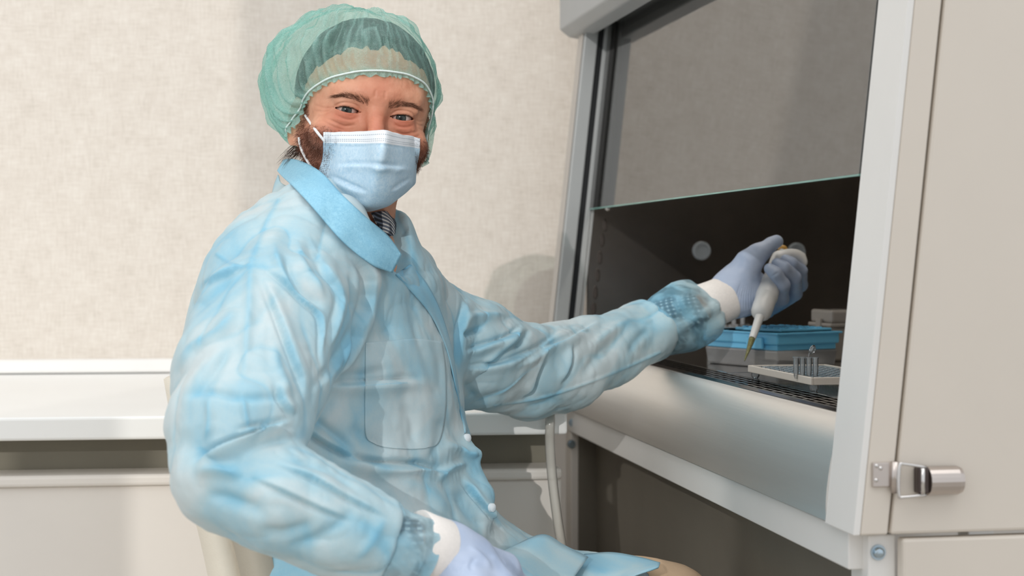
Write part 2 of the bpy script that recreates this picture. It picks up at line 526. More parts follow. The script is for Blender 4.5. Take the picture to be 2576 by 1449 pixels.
# glass sash
lean_bar('glass_sash', -0.004, 0.002, 0.002, W + 0.0, 0.0822, 0.62, M['sash_glass'], bevel=0)
lean_bar('glass_edge', -0.004, 0.002, 0.002, W + 0.0, 0.0800, 0.0822, M['glass_edge'], bevel=0.0004)
M['fill'], lnt, lb_, lo_ = nmat('fill_glow')
lb_.inputs['Emission Color'].default_value = (1.0, 0.95, 0.88, 1)
lb_.inputs['Emission Strength'].default_value = 20.0
tube('fill_tube', [(0.20, 0.06, H + 0.575), (0.20, W - 0.06, H + 0.575)], 0.013, M['fill'], cabinet, 14)  # unseen glowing tube, added to brighten the cabinet interior
# hood over the sash
hd = [(-0.041, 0.90), (-0.041, 0.397), (-0.024, 0.384), (0.004, 0.380), (0.010, 0.392), (0.012, 0.405), (0.030, 0.41), (0.030, 0.90)]
o = prism_y('hood', [(x, H + z) for x, z in hd], 0.002, W + 0.066, M['hood_grey'], cabinet, bevel=0.003)
box('top_cover', (0.0, TF + 0.02, H + 0.9), (0.78, W + 0.066, H + 1.05), M['hood_grey'], cabinet)
box('far_side_panel', (0.03, W + 0.09, H - 0.264), (0.78, W + 0.105, H + 1.05), M['cream_paint'], cabinet)

# ---- the stand
stand = empty('cabinet_stand', (X0, Y0, 0), CA)
tag(stand, 'white steel stand with dark infill panel under the safety cabinet', 'stand')
prism_y('front_rail', [(-0.0335, H - 0.302), (-0.0335, H - 0.2645), (0.012, H - 0.2645), (0.012, H - 0.302)], TF + 0.03, W + 0.06, M['white_paint'], stand, bevel=0.0015)
box('leg', (-0.0325, W + 0.012, 0.0), (0.008, W + 0.055, H - 0.302), M['panel_white'], stand, 0.002)
sl, _z = cab_at(2180, 1400, TF + 0.02)
sr, _z = cab_at(2240, 1400, TF + 0.02)
box('leg', (sl, TF + 0.016, 0.0), (sr + 0.004, TF + 0.06, H - 0.2665), M['white_paint'], stand, 0.002)
box('leg', (0.70, TF + 0.016, 0.0), (0.75, TF + 0.06, H - 0.2665), M['white_paint'], stand, 0.002)
box('leg', (0.70, W + 0.012, 0.0), (0.75, W + 0.055, H - 0.2665), M['white_paint'], stand, 0.002)
box('infill_panel', (0.010, TF + 0.06, 0.08), (0.022, W + 0.002, H - 0.3025), M['dark_panel'], stand, 0)
box('return_panel', (-0.020, W + 0.0025, 0.08), (0.022, W + 0.0115, H - 0.3025), M['dark_panel'], stand, 0)
box('side_cover', (sr + 0.004, TF, 0.03), (0.78, TF + 0.0155, H - 0.2685), M['cream_paint'], stand, 0.003)
M['bolt'] = plain('bolt_steel', (0.45, 0.55, 0.62), 0.25, metal=1.0, var=0.05)
s, z = cab_at(2208, 1389, TF + 0.016)
lathe('bolt', [(0, 0.0075), (0.002, 0.0075), (0.002, 0.0055), (0.005, 0.0050), (0.0065, 0.003)], M['bolt'], stand, (s, TF + 0.016, H + z), (s, TF - 1, H + z), 20)
for py in (1061, 1117):
    s, z = cab_at(1437, py, W + 0.012)
    if H + z > H - 0.302:
        lathe('bolt', [(0, 0.0075), (0.002, 0.0075), (0.002, 0.0055), (0.005, 0.0050)], M['bolt'], stand, (s, W - 0.0, H + z), (s, W - 1, H + z), 16)
    else:
        lathe('bolt', [(0, 0.0075), (0.002, 0.0075), (0.002, 0.0055), (0.005, 0.0050)], M['bolt'], stand, (s, W + 0.012, H + z), (s, W - 1, H + z), 16)

# hose hanging behind the stand leg
M['hose'] = clear_mat('hose_plastic', (0.9, 0.9, 0.88), 0.55, srgb(225, 220, 210), 0.25)
hp = catmull([np.array([0.045, 2.62, BT + 0.0075]), np.array([0.048, 2.40, BT + 0.0075]), np.array([0.0505, 2.24, BT + 0.0085]), P(1384, 1052, 2.196), P(1383, 1110, 2.194), P(1388, 1190, 2.194), P(1400, 1290, 2.19), P(1412, 1370, 2.19), P(1425, 1470, 2.19), P(1440, 1750, 2.19), P(1455, 2200, 2.19), P(1470, 2515, 2.19)], 6)
hose = tube('hose', hp, 0.0066, M['hose'], n=14)
tag(hose, 'clear plastic hose hanging beside the cabinet stand leg', 'hose')

# ------------------------------------------------------------------ things on the work tray
TZ = H - 0.160
def tray_pt(px, py):
    """where the pixel's ray meets the work tray"""
    Y = F * 0.160 / (py - CY)
    return P(px, py, Y)
M['blue_lid'] = plain('blue_lid', srgb(118, 204, 244), 0.4, var=0.05, spec=0.4)
M['milky'] = clear_mat('milky_plastic', (0.85, 0.86, 0.87), 0.45, srgb(190, 190, 190), 0.3)
M['clear'] = clear_mat('clear_plastic', (0.97, 0.98, 0.98), 0.26, srgb(225, 228, 230), 0.08)
M['rack_white'] = plain('rack_white', srgb(226, 217, 205), 0.4, var=0.03)

# tip box: oblong, its corner towards the camera
c_near = P(1955, 930, 2.30); c_left = P(1768, 915, 2.44); c_right = P(2113, 918, 2.44)
ex = Vector((c_left.x - c_near.x, c_left.y - c_near.y, 0)); ey = Vector((-ex.y, ex.x, 0)).normalized() * -1
if ey.y < 0: ey = -ey
L1 = ex.length
exn = ex.normalized()
L2 = 0.118
ang = math.atan2(-exn.y, -exn.x)
tb = empty('tip_box', (c_near.x, c_near.y, TZ + 0.0002), ang)   # local -x runs to the left corner, +y to the back
tag(tb, 'blue-lidded pipette tip box with clear base on the work tray', 'tip box')
L1, L2 = 0.168, 0.122
def tbox(name, m, z0, z1, mat, bevel=0.002):
    return box(name, (-L1 + m, m, z0), (-m, L2 - m, z1), mat, tb, bevel, 2)
hb = 0.026
bm = bmesh.new()
for (m0, z0_, m1, z1_) in ((0.006, 0.0, 0.003, hb),):
    hexa(bm, [(-L1 + m0, m0, z0_), (-m0, m0, z0_), (-m0, L2 - m0, z0_), (-L1 + m0, L2 - m0, z0_), (-L1 + m1, m1, z1_), (-m1, m1, z1_), (-m1, L2 - m1, z1_), (-L1 + m1, L2 - m1, z1_)])
bmobj('base', bm, M['milky'], tb, bevel=0.003)
tbox('inner_tray', 0.005, hb + 0.0, hb + 0.008, M['blue_lid'], 0.001)
tbox('lid', 0.0012, hb + 0.008, hb + 0.0255, M['blue_lid'], 0.0025)
box('lid_rim', (-L1 - 0.003, -0.002, hb + 0.0225), (0.002, L2 + 0.002, hb + 0.0255), M['blue_lid'], tb, 0.001)
box('lid_ridge', (-L1 + 0.055, 0.018, hb + 0.0255), (-0.012, L2 - 0.006, hb + 0.0300), M['blue_lid'], tb, 0.0015)
for i in range(7):
    for j in range(5):
        cx_ = -L1 + 0.066 + i * 0.0135; cy_ = 0.029 + j * 0.0175
        lathe('lid_stud', [(0, 0.0046), (0.0014, 0.0044), (0.0018, 0.0036)], M['blue_lid'], tb, (cx_, cy_, hb + 0.030), (cx_, cy_, 1), 10)
box('latch_tab', (-0.062, -0.0045, hb + 0.002), (-0.028, 0.0, hb + 0.018), M['blue_lid'], tb, 0.001)

# clear tube rack behind the tip box
rk = empty('tube_rack', (P(1838, 850, 2.66).x, 2.66, TZ + 0.0002), CA + 0.15)
tag(rk, 'clear plastic tube rack behind the blue tip box', 'tube rack')
box('base', (-0.034, -0.018, 0.0), (0.034, 0.018, 0.004), M['clear'], rk, 0.0008)
box('top_plate', (-0.034, -0.018, 0.044), (0.034, 0.018, 0.047), M['clear'], rk, 0.0008)
for x in (-0.032, 0.032):
    box('end_wall', (x - 0.0015, -0.018, 0.004), (x + 0.0015, 0.018, 0.044), M['clear'], rk, 0.0004)
for i in range(6):
    x = -0.026 + i * 0.0104
    lathe('divider', [(0.004, 0.0022), (0.02, 0.0030), (0.044, 0.0036), (0.0495, 0.0040)], M['milky'], rk, (x, -0.010, 0), (x, -0.010, 1), 12)
for k, (px, lab) in enumerate(((1846, 'thin clear glass rod standing behind the tube rack, nearer the cuff'), (1868, 'thin clear glass rod standing behind the tube rack, nearer the pipette'))):
    a = P(px, 850, 2.70)
    o = lathe('glass_rod', [(0, 0.0035), (0.001, 0.004), (0.085, 0.004), (0.086, 0.0034)], M['clear'], None, (0, 0, 0), (0, 0, 1), 12)
    o.location = (a.x, 2.70, TZ + 0.0002)
    tag(o, lab, 'glass rod')

# plastic container at the right
cp = P(2108, 905, 2.52)
ct = empty('plastic_container', (cp.x + 0.012, 2.52, TZ + 0.0002), CA + 0.1)
tag(ct, 'frosted plastic container with rim at the back right of the tray', 'container')
M['frosted'] = clear_mat('frosted_plastic', (0.8, 0.78, 0.75), 0.75, srgb(190, 184, 176), 0.4)
bm = bmesh.new()
hexa(bm, [(-0.036, -0.03, 0), (0.036, -0.03, 0), (0.036, 0.03, 0), (-0.036, 0.03, 0), (-0.043, -0.036, 0.052), (0.043, -0.036, 0.052), (0.043, 0.036, 0.052), (-0.043, 0.036, 0.052)])
bmobj('body', bm, M['frosted'], ct, bevel=0.004)
box('rim', (-0.0455, -0.0385, 0.052), (0.0455, 0.0385, 0.058), M['frosted'], ct, 0.002)
box('lid', (-0.0425, -0.0355, 0.058), (0.0425, 0.0355, 0.078), M['frosted'], ct, 0.004)
box('side_clip', (-0.048, -0.008, 0.046), (-0.0435, 0.008, 0.064), M['frosted'], ct, 0.001)
M['blue_dull'] = plain('blue_dull', srgb(96, 118, 136), 0.5)
box('blue_band', (-0.002, -0.0375, 0.044), (0.0445, -0.035, 0.0515), M['blue_dull'], ct, 0.0008)

# well plate on little feet
pn = tray_pt(2042, 984); pl_ = tray_pt(1896, 952)
e1 = Vector((pl_.x - pn.x, pl_.y - pn.y, 0)); LA = e1.length + 0.014
angp = math.atan2(-e1.y, -e1.x)      # local -x towards the far-left foot
wp = empty('well_plate', (pn.x, pn.y, TZ + 0.0002), angp)
tag(wp, 'white-edged clear well plate on small feet at the front of the tray', 'well plate')
LB = 0.105
sgn = 1.0
# the plate's second side runs to the right (+y local must point right/back)
yl = Vector((-math.sin(angp), math.cos(angp)))
sgn = 1.0 if yl.x > 0 else -1.0
def wb_(name, x0, y0, z0, x1, y1, z1, mat, bevel=0.0008):
    ya, yb = sorted((sgn * y0, sgn * y1))
    return box(name, (x0, ya, z0), (x1, yb, z1), mat, wp, bevel)
fz, tz_ = 0.0075, 0.0165
xa, xb = -LA + 0.002, 0.008
ya, yb = -0.004, LB
wb_('frame_side', xa, ya, fz, xb, ya + 0.004, tz_, M['rack_white'])
wb_('frame_side', xa, yb - 0.004, fz, xb, yb, tz_, M['rack_white'])
wb_('frame_end', xb - 0.004, ya + 0.004, fz, xb, yb - 0.004, tz_, M['rack_white'])
wb_('frame_end', xa, ya + 0.004, fz, xa + 0.004, yb - 0.004, tz_, M['rack_white'])
M['plate_top'] = clear_mat('plate_top', (0.75, 0.85, 0.9), 0.45, srgb(150, 178, 190), 0.15)
wb_('deck', xa + 0.004, ya + 0.004, tz_ - 0.004, xb - 0.004, yb - 0.004, tz_ - 0.0015, M['plate_top'], 0)
for fx, fy in ((0.0, 0.003), (-LA + 0.012, 0.003), (0.0, LB - 0.008), (-LA + 0.012, LB - 0.008)):
    lathe('foot', [(0, 0.0032), (0.0015, 0.0048), (0.004, 0.0056), (fz, 0.005)], M['clear'], wp, (fx, sgn * fy, 0), (fx, sgn * fy, 1), 14)
me_w = None
for i in range(12):
    for j in range(8):
        cx_ = xb - 0.016 - i * (LA - 0.026) / 11.6; cy_ = sgn * (ya + 0.014 + j * (LB - 0.024) / 7.2)
        if me_w is None:
            o = lathe('well', [(-0.0075, 0.0018), (-0.006, 0.0034), (0.0012, 0.0040), (0.0012, 0.0052), (0.0, 0.0052)], M['clear'], wp, (0, 0, 0), (0, 0, 1), 12, cap=False)
            me_w = o.data
        else:
            o = bpy.data.objects.new('well', me_w); lk(o, wp)
        o.location = (cx_, cy_, tz_ - 0.0015)

# strip of four tubes standing in the plate
st_c = Vector((P(2026, 955, 2.0).x, 2.0, 0))
ts = empty('tube_strip', (P(2027, 955, 1.965).x, 1.965, TZ + 0.0125), 0.0)
tag(ts, 'strip of four clear sample tubes standing in the well plate, one cap open', 'tube strip')
for i in range(4):
    x = -0.0108 + i * 0.0072; y = -0.012 * (i - 1.5) * 0.3
    tq = lathe('tube', [(-0.0005, 0.0012), (0.002, 0.0024), (0.010, 0.0033), (0.0250, 0.0034), (0.0250, 0.0042), (0.0262, 0.0042), (0.0262, 0.0030), (0.010, 0.0028), (0.003, 0.0018)], M['clear'], ts, (x, y, 0), (x, y, 1), 14, cap=False)
box('connector', (-0.0145, -0.0042, 0.0248), (0.0145, 0.0042, 0.0258), M['clear'], ts, 0.0003)
cap_o = empty('cap', (0.0035, 0, 0.026)); cap_o.parent = ts
pth = catmull([(0, 0, 0), (0.0002, 0, 0.003), (0.0015, 0, 0.0055)], 4)
tube('hinge', pth, 0.0007, M['clear'], cap_o, 6)
lathe('disc', [(0, 0.0058), (0.0012, 0.0062), (0.0016, 0.0048), (0.0032, 0.0044)], M['clear'], cap_o, (0.0035, 0.0, 0.0095), (0.0150, -0.010, 0.0035), 18).scale = (1, 1, 1)
# ------------------------------------------------------------------ implicit-surface tools for soft shapes
def smin(a, b, k):
    h = np.maximum(k - np.abs(a - b), 0) / k
    return np.minimum(a, b) - h * h * k * 0.25
def smax(a, b, k):
    return -smin(-a, -b, k)

class Field:
    """distance field on a regular grid; primitives touch only the cells near them"""
    def __init__(s, lo, hi, h):
        s.lo = np.asarray(lo, float); s.h = h
        s.n = np.ceil((np.asarray(hi, float) - s.lo) / h).astype(int) + 1
        s.ax = [(s.lo[i] + h * np.arange(s.n[i])).astype(np.float32) for i in range(3)]
        s.D = np.full(s.n, 0.2, np.float32)
    def region(s, lo, hi):
        i0 = np.clip(((np.asarray(lo) - s.lo) / s.h).astype(int) - 1, 0, s.n - 1)
        i1 = np.clip(((np.asarray(hi) - s.lo) / s.h).astype(int) + 3, 1, s.n)
        sl = tuple(slice(a, b) for a, b in zip(i0, i1))
        X = s.ax[0][sl[0]][:, None, None]; Y = s.ax[1][sl[1]][None, :, None]; Z = s.ax[2][sl[2]][None, None, :]
        return sl, X, Y, Z
    def add(s, fn, lo, hi, k, op='u'):
        sl, X, Y, Z = s.region(np.asarray(lo) - 0.03 - k, np.asarray(hi) + 0.03 + k)
        if 0 in s.D[sl].shape: return
        d = fn(X, Y, Z).astype(np.float32)
        if op == 'u': s.D[sl] = smin(s.D[sl], d, k)
        else: s.D[sl] = smax(s.D[sl], -d, k)
    def cone(s, a, b, r1, r2, k=0.01, op='u', sq=None):
        a = np.asarray(a, np.float32); b = np.asarray(b, np.float32)
        R = max(r1, r2)
        lo = np.minimum(a, b) - R; hi = np.maximum(a, b) + R
        ba = b - a; l2 = float(np.dot(ba, ba)) + 1e-12
        def fn(X, Y, Z):
            px, py, pz = X - a[0], Y - a[1], Z - a[2]
            t = np.clip((px * ba[0] + py * ba[1] + pz * ba[2]) / l2, 0, 1)
            return np.sqrt((px - t * ba[0]) ** 2 + (py - t * ba[1]) ** 2 + (pz - t * ba[2]) ** 2) - (r1 + (r2 - r1) * t)
        s.add(fn, lo, hi, k, op)
    def chain(s, pts, k=0.01, kj=None):
        """pts: [(xyz, r)...]; the joints inside the chain are min-joined, the chain is blended in with k"""
        P_ = [np.asarray(p, np.float32) for p, r in pts]; R_ = [r for p, r in pts]
        lo = np.min([p - r for p, r in zip(P_, R_)], axis=0); hi = np.max([p + r for p, r in zip(P_, R_)], axis=0)
        def fn(X, Y, Z):
            d = None
            for i in range(len(P_) - 1):
                a, b = P_[i], P_[i + 1]; ba = b - a; l2 = float(np.dot(ba, ba)) + 1e-12
                px, py, pz = X - a[0], Y - a[1], Z - a[2]
                t = np.clip((px * ba[0] + py * ba[1] + pz * ba[2]) / l2, 0, 1)
                e = np.sqrt((px - t * ba[0]) ** 2 + (py - t * ba[1]) ** 2 + (pz - t * ba[2]) ** 2) - (R_[i] + (R_[i + 1] - R_[i]) * t)
                d = e if d is None else (smin(d, e, kj) if kj else np.minimum(d, e))
            return d
        s.add(fn, lo, hi, k)
    def ell(s, c, r, k=0.01, op='u', R=None):
        c = np.asarray(c, np.float32); r = np.asarray(r, np.float32)
        m = float(r.max())
        def fn(X, Y, Z):
            x, y, z = X - c[0], Y - c[1], Z - c[2]
            if R is not None:
                x, y, z = (x * R[0][0] + y * R[1][0] + z * R[2][0], x * R[0][1] + y * R[1][1] + z * R[2][1], x * R[0][2] + y * R[1][2] + z * R[2][2])
            k0 = np.sqrt((x / r[0]) ** 2 + (y / r[1]) ** 2 + (z / r[2]) ** 2) + 1e-6
            k1 = np.sqrt((x / r[0] ** 2) ** 2 + (y / r[1] ** 2) ** 2 + (z / r[2] ** 2) ** 2) + 1e-6
            return k0 * (k0 - 1) / k1
        s.add(fn, c - m, c + m, k, op)
    def cut(s, p, n, r):
        """flat cut: nothing beyond the plane through p, within r of p"""
        p = np.asarray(p, np.float32); n = np.asarray(n, np.float32); n = n / np.linalg.norm(n)
        sl, X, Y, Z = s.region(p - r, p + r)
        pl = (X - p[0]) * n[0] + (Y - p[1]) * n[1] + (Z - p[2]) * n[2]
        s.D[sl] = np.where(pl < -r * 0.6, s.D[sl], smax(s.D[sl], pl.astype(np.float32), 0.004))
    def mesh(s):
        """surface nets"""
        D = s.D; ins = D < 0
        n = D.shape
        cnt = np.zeros(tuple(x - 1 for x in n), np.int8)
        for dx in (0, 1):
            for dy in (0, 1):
                for dz in (0, 1):
                    cnt += ins[dx:n[0] - 1 + dx, dy:n[1] - 1 + dy, dz:n[2] - 1 + dz]
        act = (cnt > 0) & (cnt < 8)
        idx = np.full(act.shape, -1, np.int64)
        cells = np.argwhere(act)
        idx[act] = np.arange(len(cells))
        cr = np.stack([D[cells[:, 0] + (c & 1), cells[:, 1] + ((c >> 1) & 1), cells[:, 2] + (c >> 2)] for c in range(8)], axis=1)
        acc = np.zeros((len(cells), 3)); num = np.zeros(len(cells))
        off = np.array([[c & 1, (c >> 1) & 1, c >> 2] for c in range(8)], float)
        for a in range(8):
            for bit in (1, 2, 4):
                b = a | bit
                if b == a: continue
                va, vb = cr[:, a], cr[:, b]
                m = (va < 0) != (vb < 0)
                t = np.where(m, va / np.where(m, va - vb, 1), 0)
                acc += np.where(m[:, None], off[a] + (off[b] - off[a]) * t[:, None], 0); num += m
        V = s.lo + s.h * (cells + acc / num[:, None])
        quads = []
        for ax in range(3):
            o1, o2 = [(1, 2), (2, 0), (0, 1)][ax]
            sl0 = [slice(None)] * 3; sl1 = [slice(None)] * 3
            sl0[ax] = slice(0, n[ax] - 1); sl1[ax] = slice(1, n[ax])
            A, B = ins[tuple(sl0)], ins[tuple(sl1)]
            e = np.argwhere(A != B)
            e = e[(e[:, o1] > 0) & (e[:, o2] > 0) & (e[:, o1] < n[o1] - 1) & (e[:, o2] < n[o2] - 1)]
            flip = ins[e[:, 0], e[:, 1], e[:, 2]]
            q = []
            for d1, d2 in ((1, 1), (0, 1), (0, 0), (1, 0)):
                c = e.copy(); c[:, o1] -= d1; c[:, o2] -= d2
                q.append(idx[c[:, 0], c[:, 1], c[:, 2]])
            q = np.stack(q, axis=1)
            q[~flip] = q[~flip][:, ::-1]
            quads.append(q)
        Q = np.concatenate(quads)
        Q = Q[(Q >= 0).all(axis=1)]
        return V, Q

def smooth_mesh(V, Q, it=2, f=0.5):
    for _ in range(it):
        acc = np.zeros_like(V); num = np.zeros(len(V))
        for i in range(4):
            j = (i + 1) % 4
            np.add.at(acc, Q[:, i], V[Q[:, j]]); np.add.at(num, Q[:, i], 1)
            np.add.at(acc, Q[:, j], V[Q[:, i]]); np.add.at(num, Q[:, j], 1)
        V = V + f * (acc / np.maximum(num, 1)[:, None] - V)
    return V

def vnormals(V, Q):
    n = np.cross(V[Q[:, 2]] - V[Q[:, 0]], V[Q[:, 3]] - V[Q[:, 1]])
    out = np.zeros_like(V)
    for i in range(Q.shape[1]):
        np.add.at(out, Q[:, i], n)
    return out / (np.linalg.norm(out, axis=1, keepdims=True) + 1e-12)

def subdivide(V, Q):
    """one linear split of every quad into four"""
    E = np.concatenate([np.sort(Q[:, [i, (i + 1) % 4]], axis=1) for i in range(4)])
    key = E[:, 0].astype(np.int64) * len(V) + E[:, 1]
    u, inv = np.unique(key, return_inverse=True)
    mid = 0.5 * (V[u // len(V)] + V[u % len(V)])
    fc = V[Q].mean(axis=1)
    nV = len(V); nE = len(u); nQ = len(Q)
    em = [nV + inv[i * nQ:(i + 1) * nQ] for i in range(4)]
    f = nV + nE + np.arange(nQ)
    out = np.concatenate([np.stack([Q[:, i], em[i], f, em[(i - 1) % 4]], axis=1) for i in range(4)])
    return np.concatenate([V, mid, fc]), out

_lat = np.random.default_rng(3).random((64, 64, 64)).astype(np.float32)
def vnoise(p, freq):
    q = p * freq + 100.0
    i = np.floor(q).astype(int); f = q - i
    f = f * f * (3 - 2 * f)
    r = np.zeros(len(p))
    for dx in (0, 1):
        for dy in (0, 1):
            for dz in (0, 1):
                w = (f[:, 0] if dx else 1 - f[:, 0]) * (f[:, 1] if dy else 1 - f[:, 1]) * (f[:, 2] if dz else 1 - f[:, 2])
                r += w * _lat[(i[:, 0] + dx) & 63, (i[:, 1] + dy) & 63, (i[:, 2] + dz) & 63]
    return r * 2 - 1

def project(V):
    return CX + F * V[:, 0] / V[:, 1], CY - F * (V[:, 2] - H) / V[:, 1]

def poly_dist(px, py, pl):
    """signed distance (left of the stroke positive) and position along it"""
    best = np.full(len(px), 1e9); sd = np.zeros(len(px)); par = np.zeros(len(px))
    pl = np.asarray(pl, float)
    L = np.concatenate([[0], np.cumsum(np.linalg.norm(np.diff(pl, axis=0), axis=1))])
    for i in range(len(pl) - 1):
        a, b = pl[i], pl[i + 1]; d = b - a; l = np.hypot(*d) + 1e-9
        t = np.clip(((px - a[0]) * d[0] + (py - a[1]) * d[1]) / l ** 2, 0, 1)
        ex, ey = px - a[0] - t * d[0], py - a[1] - t * d[1]
        dist = np.hypot(ex, ey)
        m = dist < best
        best = np.where(m, dist, best)
        sd = np.where(m, np.where(d[0] * ey - d[1] * ex > 0, -1, 1) * dist, sd)
        par = np.where(m, (L[i] + t * l) / L[-1], par)
    return sd, best, par

def sculpt(V, Nn, strokes, Yr=(0, 9)):
    """push creases and ridges along the normals where a stroke passes; returns V and a fold weight"""
    px, py = project(V)
    fold = np.zeros(len(V))
    to = np.array([0, 0, H]) - V; to /= np.linalg.norm(to, axis=1, keepdims=True)
    fac = np.clip((Nn * to).sum(axis=1) * 1.6, 0, 1)
    disp = np.zeros(len(V))
    for st in strokes:
        pl, w, amp, kind = st[:4]
        yr = st[4] if len(st) > 4 else Yr
        pl = np.asarray(catmull([np.array(q, float) for q in pl], 5) if len(pl) > 2 else pl, float)
        m0 = pl.min(axis=0) - 4 * w; m1 = pl.max(axis=0) + 4 * w
        sel = np.where((px > m0[0]) & (px < m1[0]) & (py > m0[1]) & (py < m1[1]) & (V[:, 1] > yr[0]) & (V[:, 1] < yr[1]) & (fac > 0))[0]
        if len(sel) == 0: continue
        sd, d, par = poly_dist(px[sel], py[sel], pl)
        end = np.clip(np.minimum(par, 1 - par) * 3.2, 0, 1); end = end * end * (3 - 2 * end)
        if kind == 'r':      # ridge
            g = np.exp(-(d / w) ** 2); disp[sel] += amp * g * end * fac[sel]; fold[sel] += 0.7 * np.exp(-(d / (0.55 * w)) ** 2) * end
        elif kind == 'v':    # valley
            g = -np.exp(-(d / w) ** 2); disp[sel] += amp * g * end * fac[sel]; fold[sel] += 0.5 * np.exp(-(d / w) ** 2) * end
        elif kind == 's':    # step: stands proud on the left of the stroke, dips on its right
            x = sd / w
            g = np.where(x > 0, np.exp(-((x - 0.7) / 1.6) ** 2), -0.8 * np.exp(-((x + 0.5) / 0.7) ** 2))
            g = g * np.clip(np.abs(x) * 3, 0, 1)
            disp[sel] += amp * g * end * fac[sel]; fold[sel] += 0.8 * np.exp(-((x - 0.2) / 0.5) ** 2) * end
        elif kind == 'l':    # seam line
            g = np.exp(-(d / w) ** 2); disp[sel] += amp * g * fac[sel]; fold[sel] += 0.8 * np.exp(-(d / (1.3 * w)) ** 2)
    return V + Nn * disp[:, None], np.clip(fold, 0, 1)

def set_attr(o, name, arr):
    at = o.data.attributes.new(name, 'FLOAT', 'POINT')
    at.data.foreach_set('value', np.asarray(arr, np.float32))

def sheet_geo(G, thick):
    """closed thin slab over a grid of points G[i][j]"""
    G = np.asarray(G, float)
    ni, nj = G.shape[:2]
    du = np.gradient(G, axis=0); dv = np.gradient(G, axis=1)
    nn = np.cross(du, dv); nn /= np.linalg.norm(nn, axis=2, keepdims=True) + 1e-12
    A = G + nn * thick / 2; B = G - nn * thick / 2
    V = np.concatenate([A.reshape(-1, 3), B.reshape(-1, 3)])
    off = ni * nj
    i, j = np.meshgrid(np.arange(ni - 1), np.arange(nj - 1), indexing='ij')
    a = (i * nj + j).ravel(); b = a + nj; c = b + 1; d = a + 1
    Q = [np.stack([a, b, c, d], 1), np.stack([a, d, c, b], 1) + off]
    for seq in (np.arange(nj), np.arange(nj) + (ni - 1) * nj, np.arange(ni) * nj, np.arange(ni) * nj + nj - 1):
        Q.append(np.stack([seq[:-1], seq[1:], seq[1:] + off, seq[:-1] + off], 1))
    return V, np.concatenate(Q)

def resample_grid(G, mi=6, mj=6):
    G = [[np.asarray(p, float) for p in row] for row in G]
    rows = [catmull(r, mj) for r in G]
    cols = [catmull([rows[i][j] for i in range(len(rows))], mi) for j in range(len(rows[0]))]
    return np.stack(cols, axis=1)

def recalc(o):
    bm = bmesh.new(); bm.from_mesh(o.data)
    bmesh.ops.recalc_face_normals(bm, faces=bm.faces)
    bm.to_mesh(o.data); bm.free()
    return o
# ------------------------------------------------------------------ person
PB = np.array([-0.2, 1.85, 0.0])
person = empty('person', tuple(PB))
tag(person, 'seated person in pale blue gown, mint cap and face mask holding a pipette', 'person')
def pobj(name, V, Q, mat, parent=None, smooth=True):
    """person's part from world points"""
    return mobj(name, V, Q, mat, parent or person, smooth, origin=PB)

# ---- materials
def gown_mat(name, alpha=1.0):
    m, nt, b, out = nmat(name)
    tc = nt.nodes.new('ShaderNodeTexCoord')
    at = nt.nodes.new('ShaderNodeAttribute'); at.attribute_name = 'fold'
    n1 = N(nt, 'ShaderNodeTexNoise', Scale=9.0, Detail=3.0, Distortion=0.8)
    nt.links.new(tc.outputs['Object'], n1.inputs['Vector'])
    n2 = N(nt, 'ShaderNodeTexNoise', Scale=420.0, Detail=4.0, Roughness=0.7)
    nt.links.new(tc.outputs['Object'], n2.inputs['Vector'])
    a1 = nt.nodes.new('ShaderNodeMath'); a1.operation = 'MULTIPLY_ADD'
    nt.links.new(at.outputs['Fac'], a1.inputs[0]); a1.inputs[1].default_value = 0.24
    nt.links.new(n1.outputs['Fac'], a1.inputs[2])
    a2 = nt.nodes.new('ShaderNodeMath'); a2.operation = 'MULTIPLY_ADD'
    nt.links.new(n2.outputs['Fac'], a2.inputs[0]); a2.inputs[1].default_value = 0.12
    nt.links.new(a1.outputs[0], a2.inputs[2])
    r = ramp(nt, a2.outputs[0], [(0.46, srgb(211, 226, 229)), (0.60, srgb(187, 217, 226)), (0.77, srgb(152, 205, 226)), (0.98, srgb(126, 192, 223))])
    nt.links.new(r.outputs[0], b.inputs['Base Color'])
    b.inputs['Roughness'].default_value = 0.42
    b.inputs['Specular IOR Level'].default_value = 0.35
    b.inputs['Sheen Weight'].default_value = 0.15
    bp = N(nt, 'ShaderNodeBump', Strength=0.10, Distance=0.002)
    nt.links.new(n2.outputs['Fac'], bp.inputs['Height']); nt.links.new(bp.outputs[0], b.inputs['Normal'])
    tr = nt.nodes.new('ShaderNodeBsdfTranslucent')
    nt.links.new(r.outputs[0], tr.inputs[0])
    mx = N(nt, 'ShaderNodeMixShader', Fac=0.18)
    nt.links.new(b.outputs[0], mx.inputs[1]); nt.links.new(tr.outputs[0], mx.inputs[2])
    last = mx
    if alpha < 1:
        tp = N(nt, 'ShaderNodeBsdfTransparent', Color=(0.75, 0.9, 0.97, 1))
        m2 = N(nt, 'ShaderNodeMixShader', Fac=alpha)
        nt.links.new(tp.outputs[0], m2.inputs[1]); nt.links.new(mx.outputs[0], m2.inputs[2])
        nl = N(nt, 'ShaderNodeTexNoise', Scale=30.0, Detail=2.0, Distortion=0.6)
        nt.links.new(tc.outputs['Object'], nl.inputs['Vector'])
        al = ramp(nt, nl.outputs['Fac'], [(0.42, (0.36,) * 3), (0.58, (0.82,) * 3)])
        nt.links.new(al.outputs[0], m2.inputs[0])
        last = m2
    nt.links.new(last.outputs[0], out.inputs[0])
    return m
M['gown'] = gown_mat('gown_fabric')
M['gown_thin'] = gown_mat('gown_fabric_thin', 0.60)
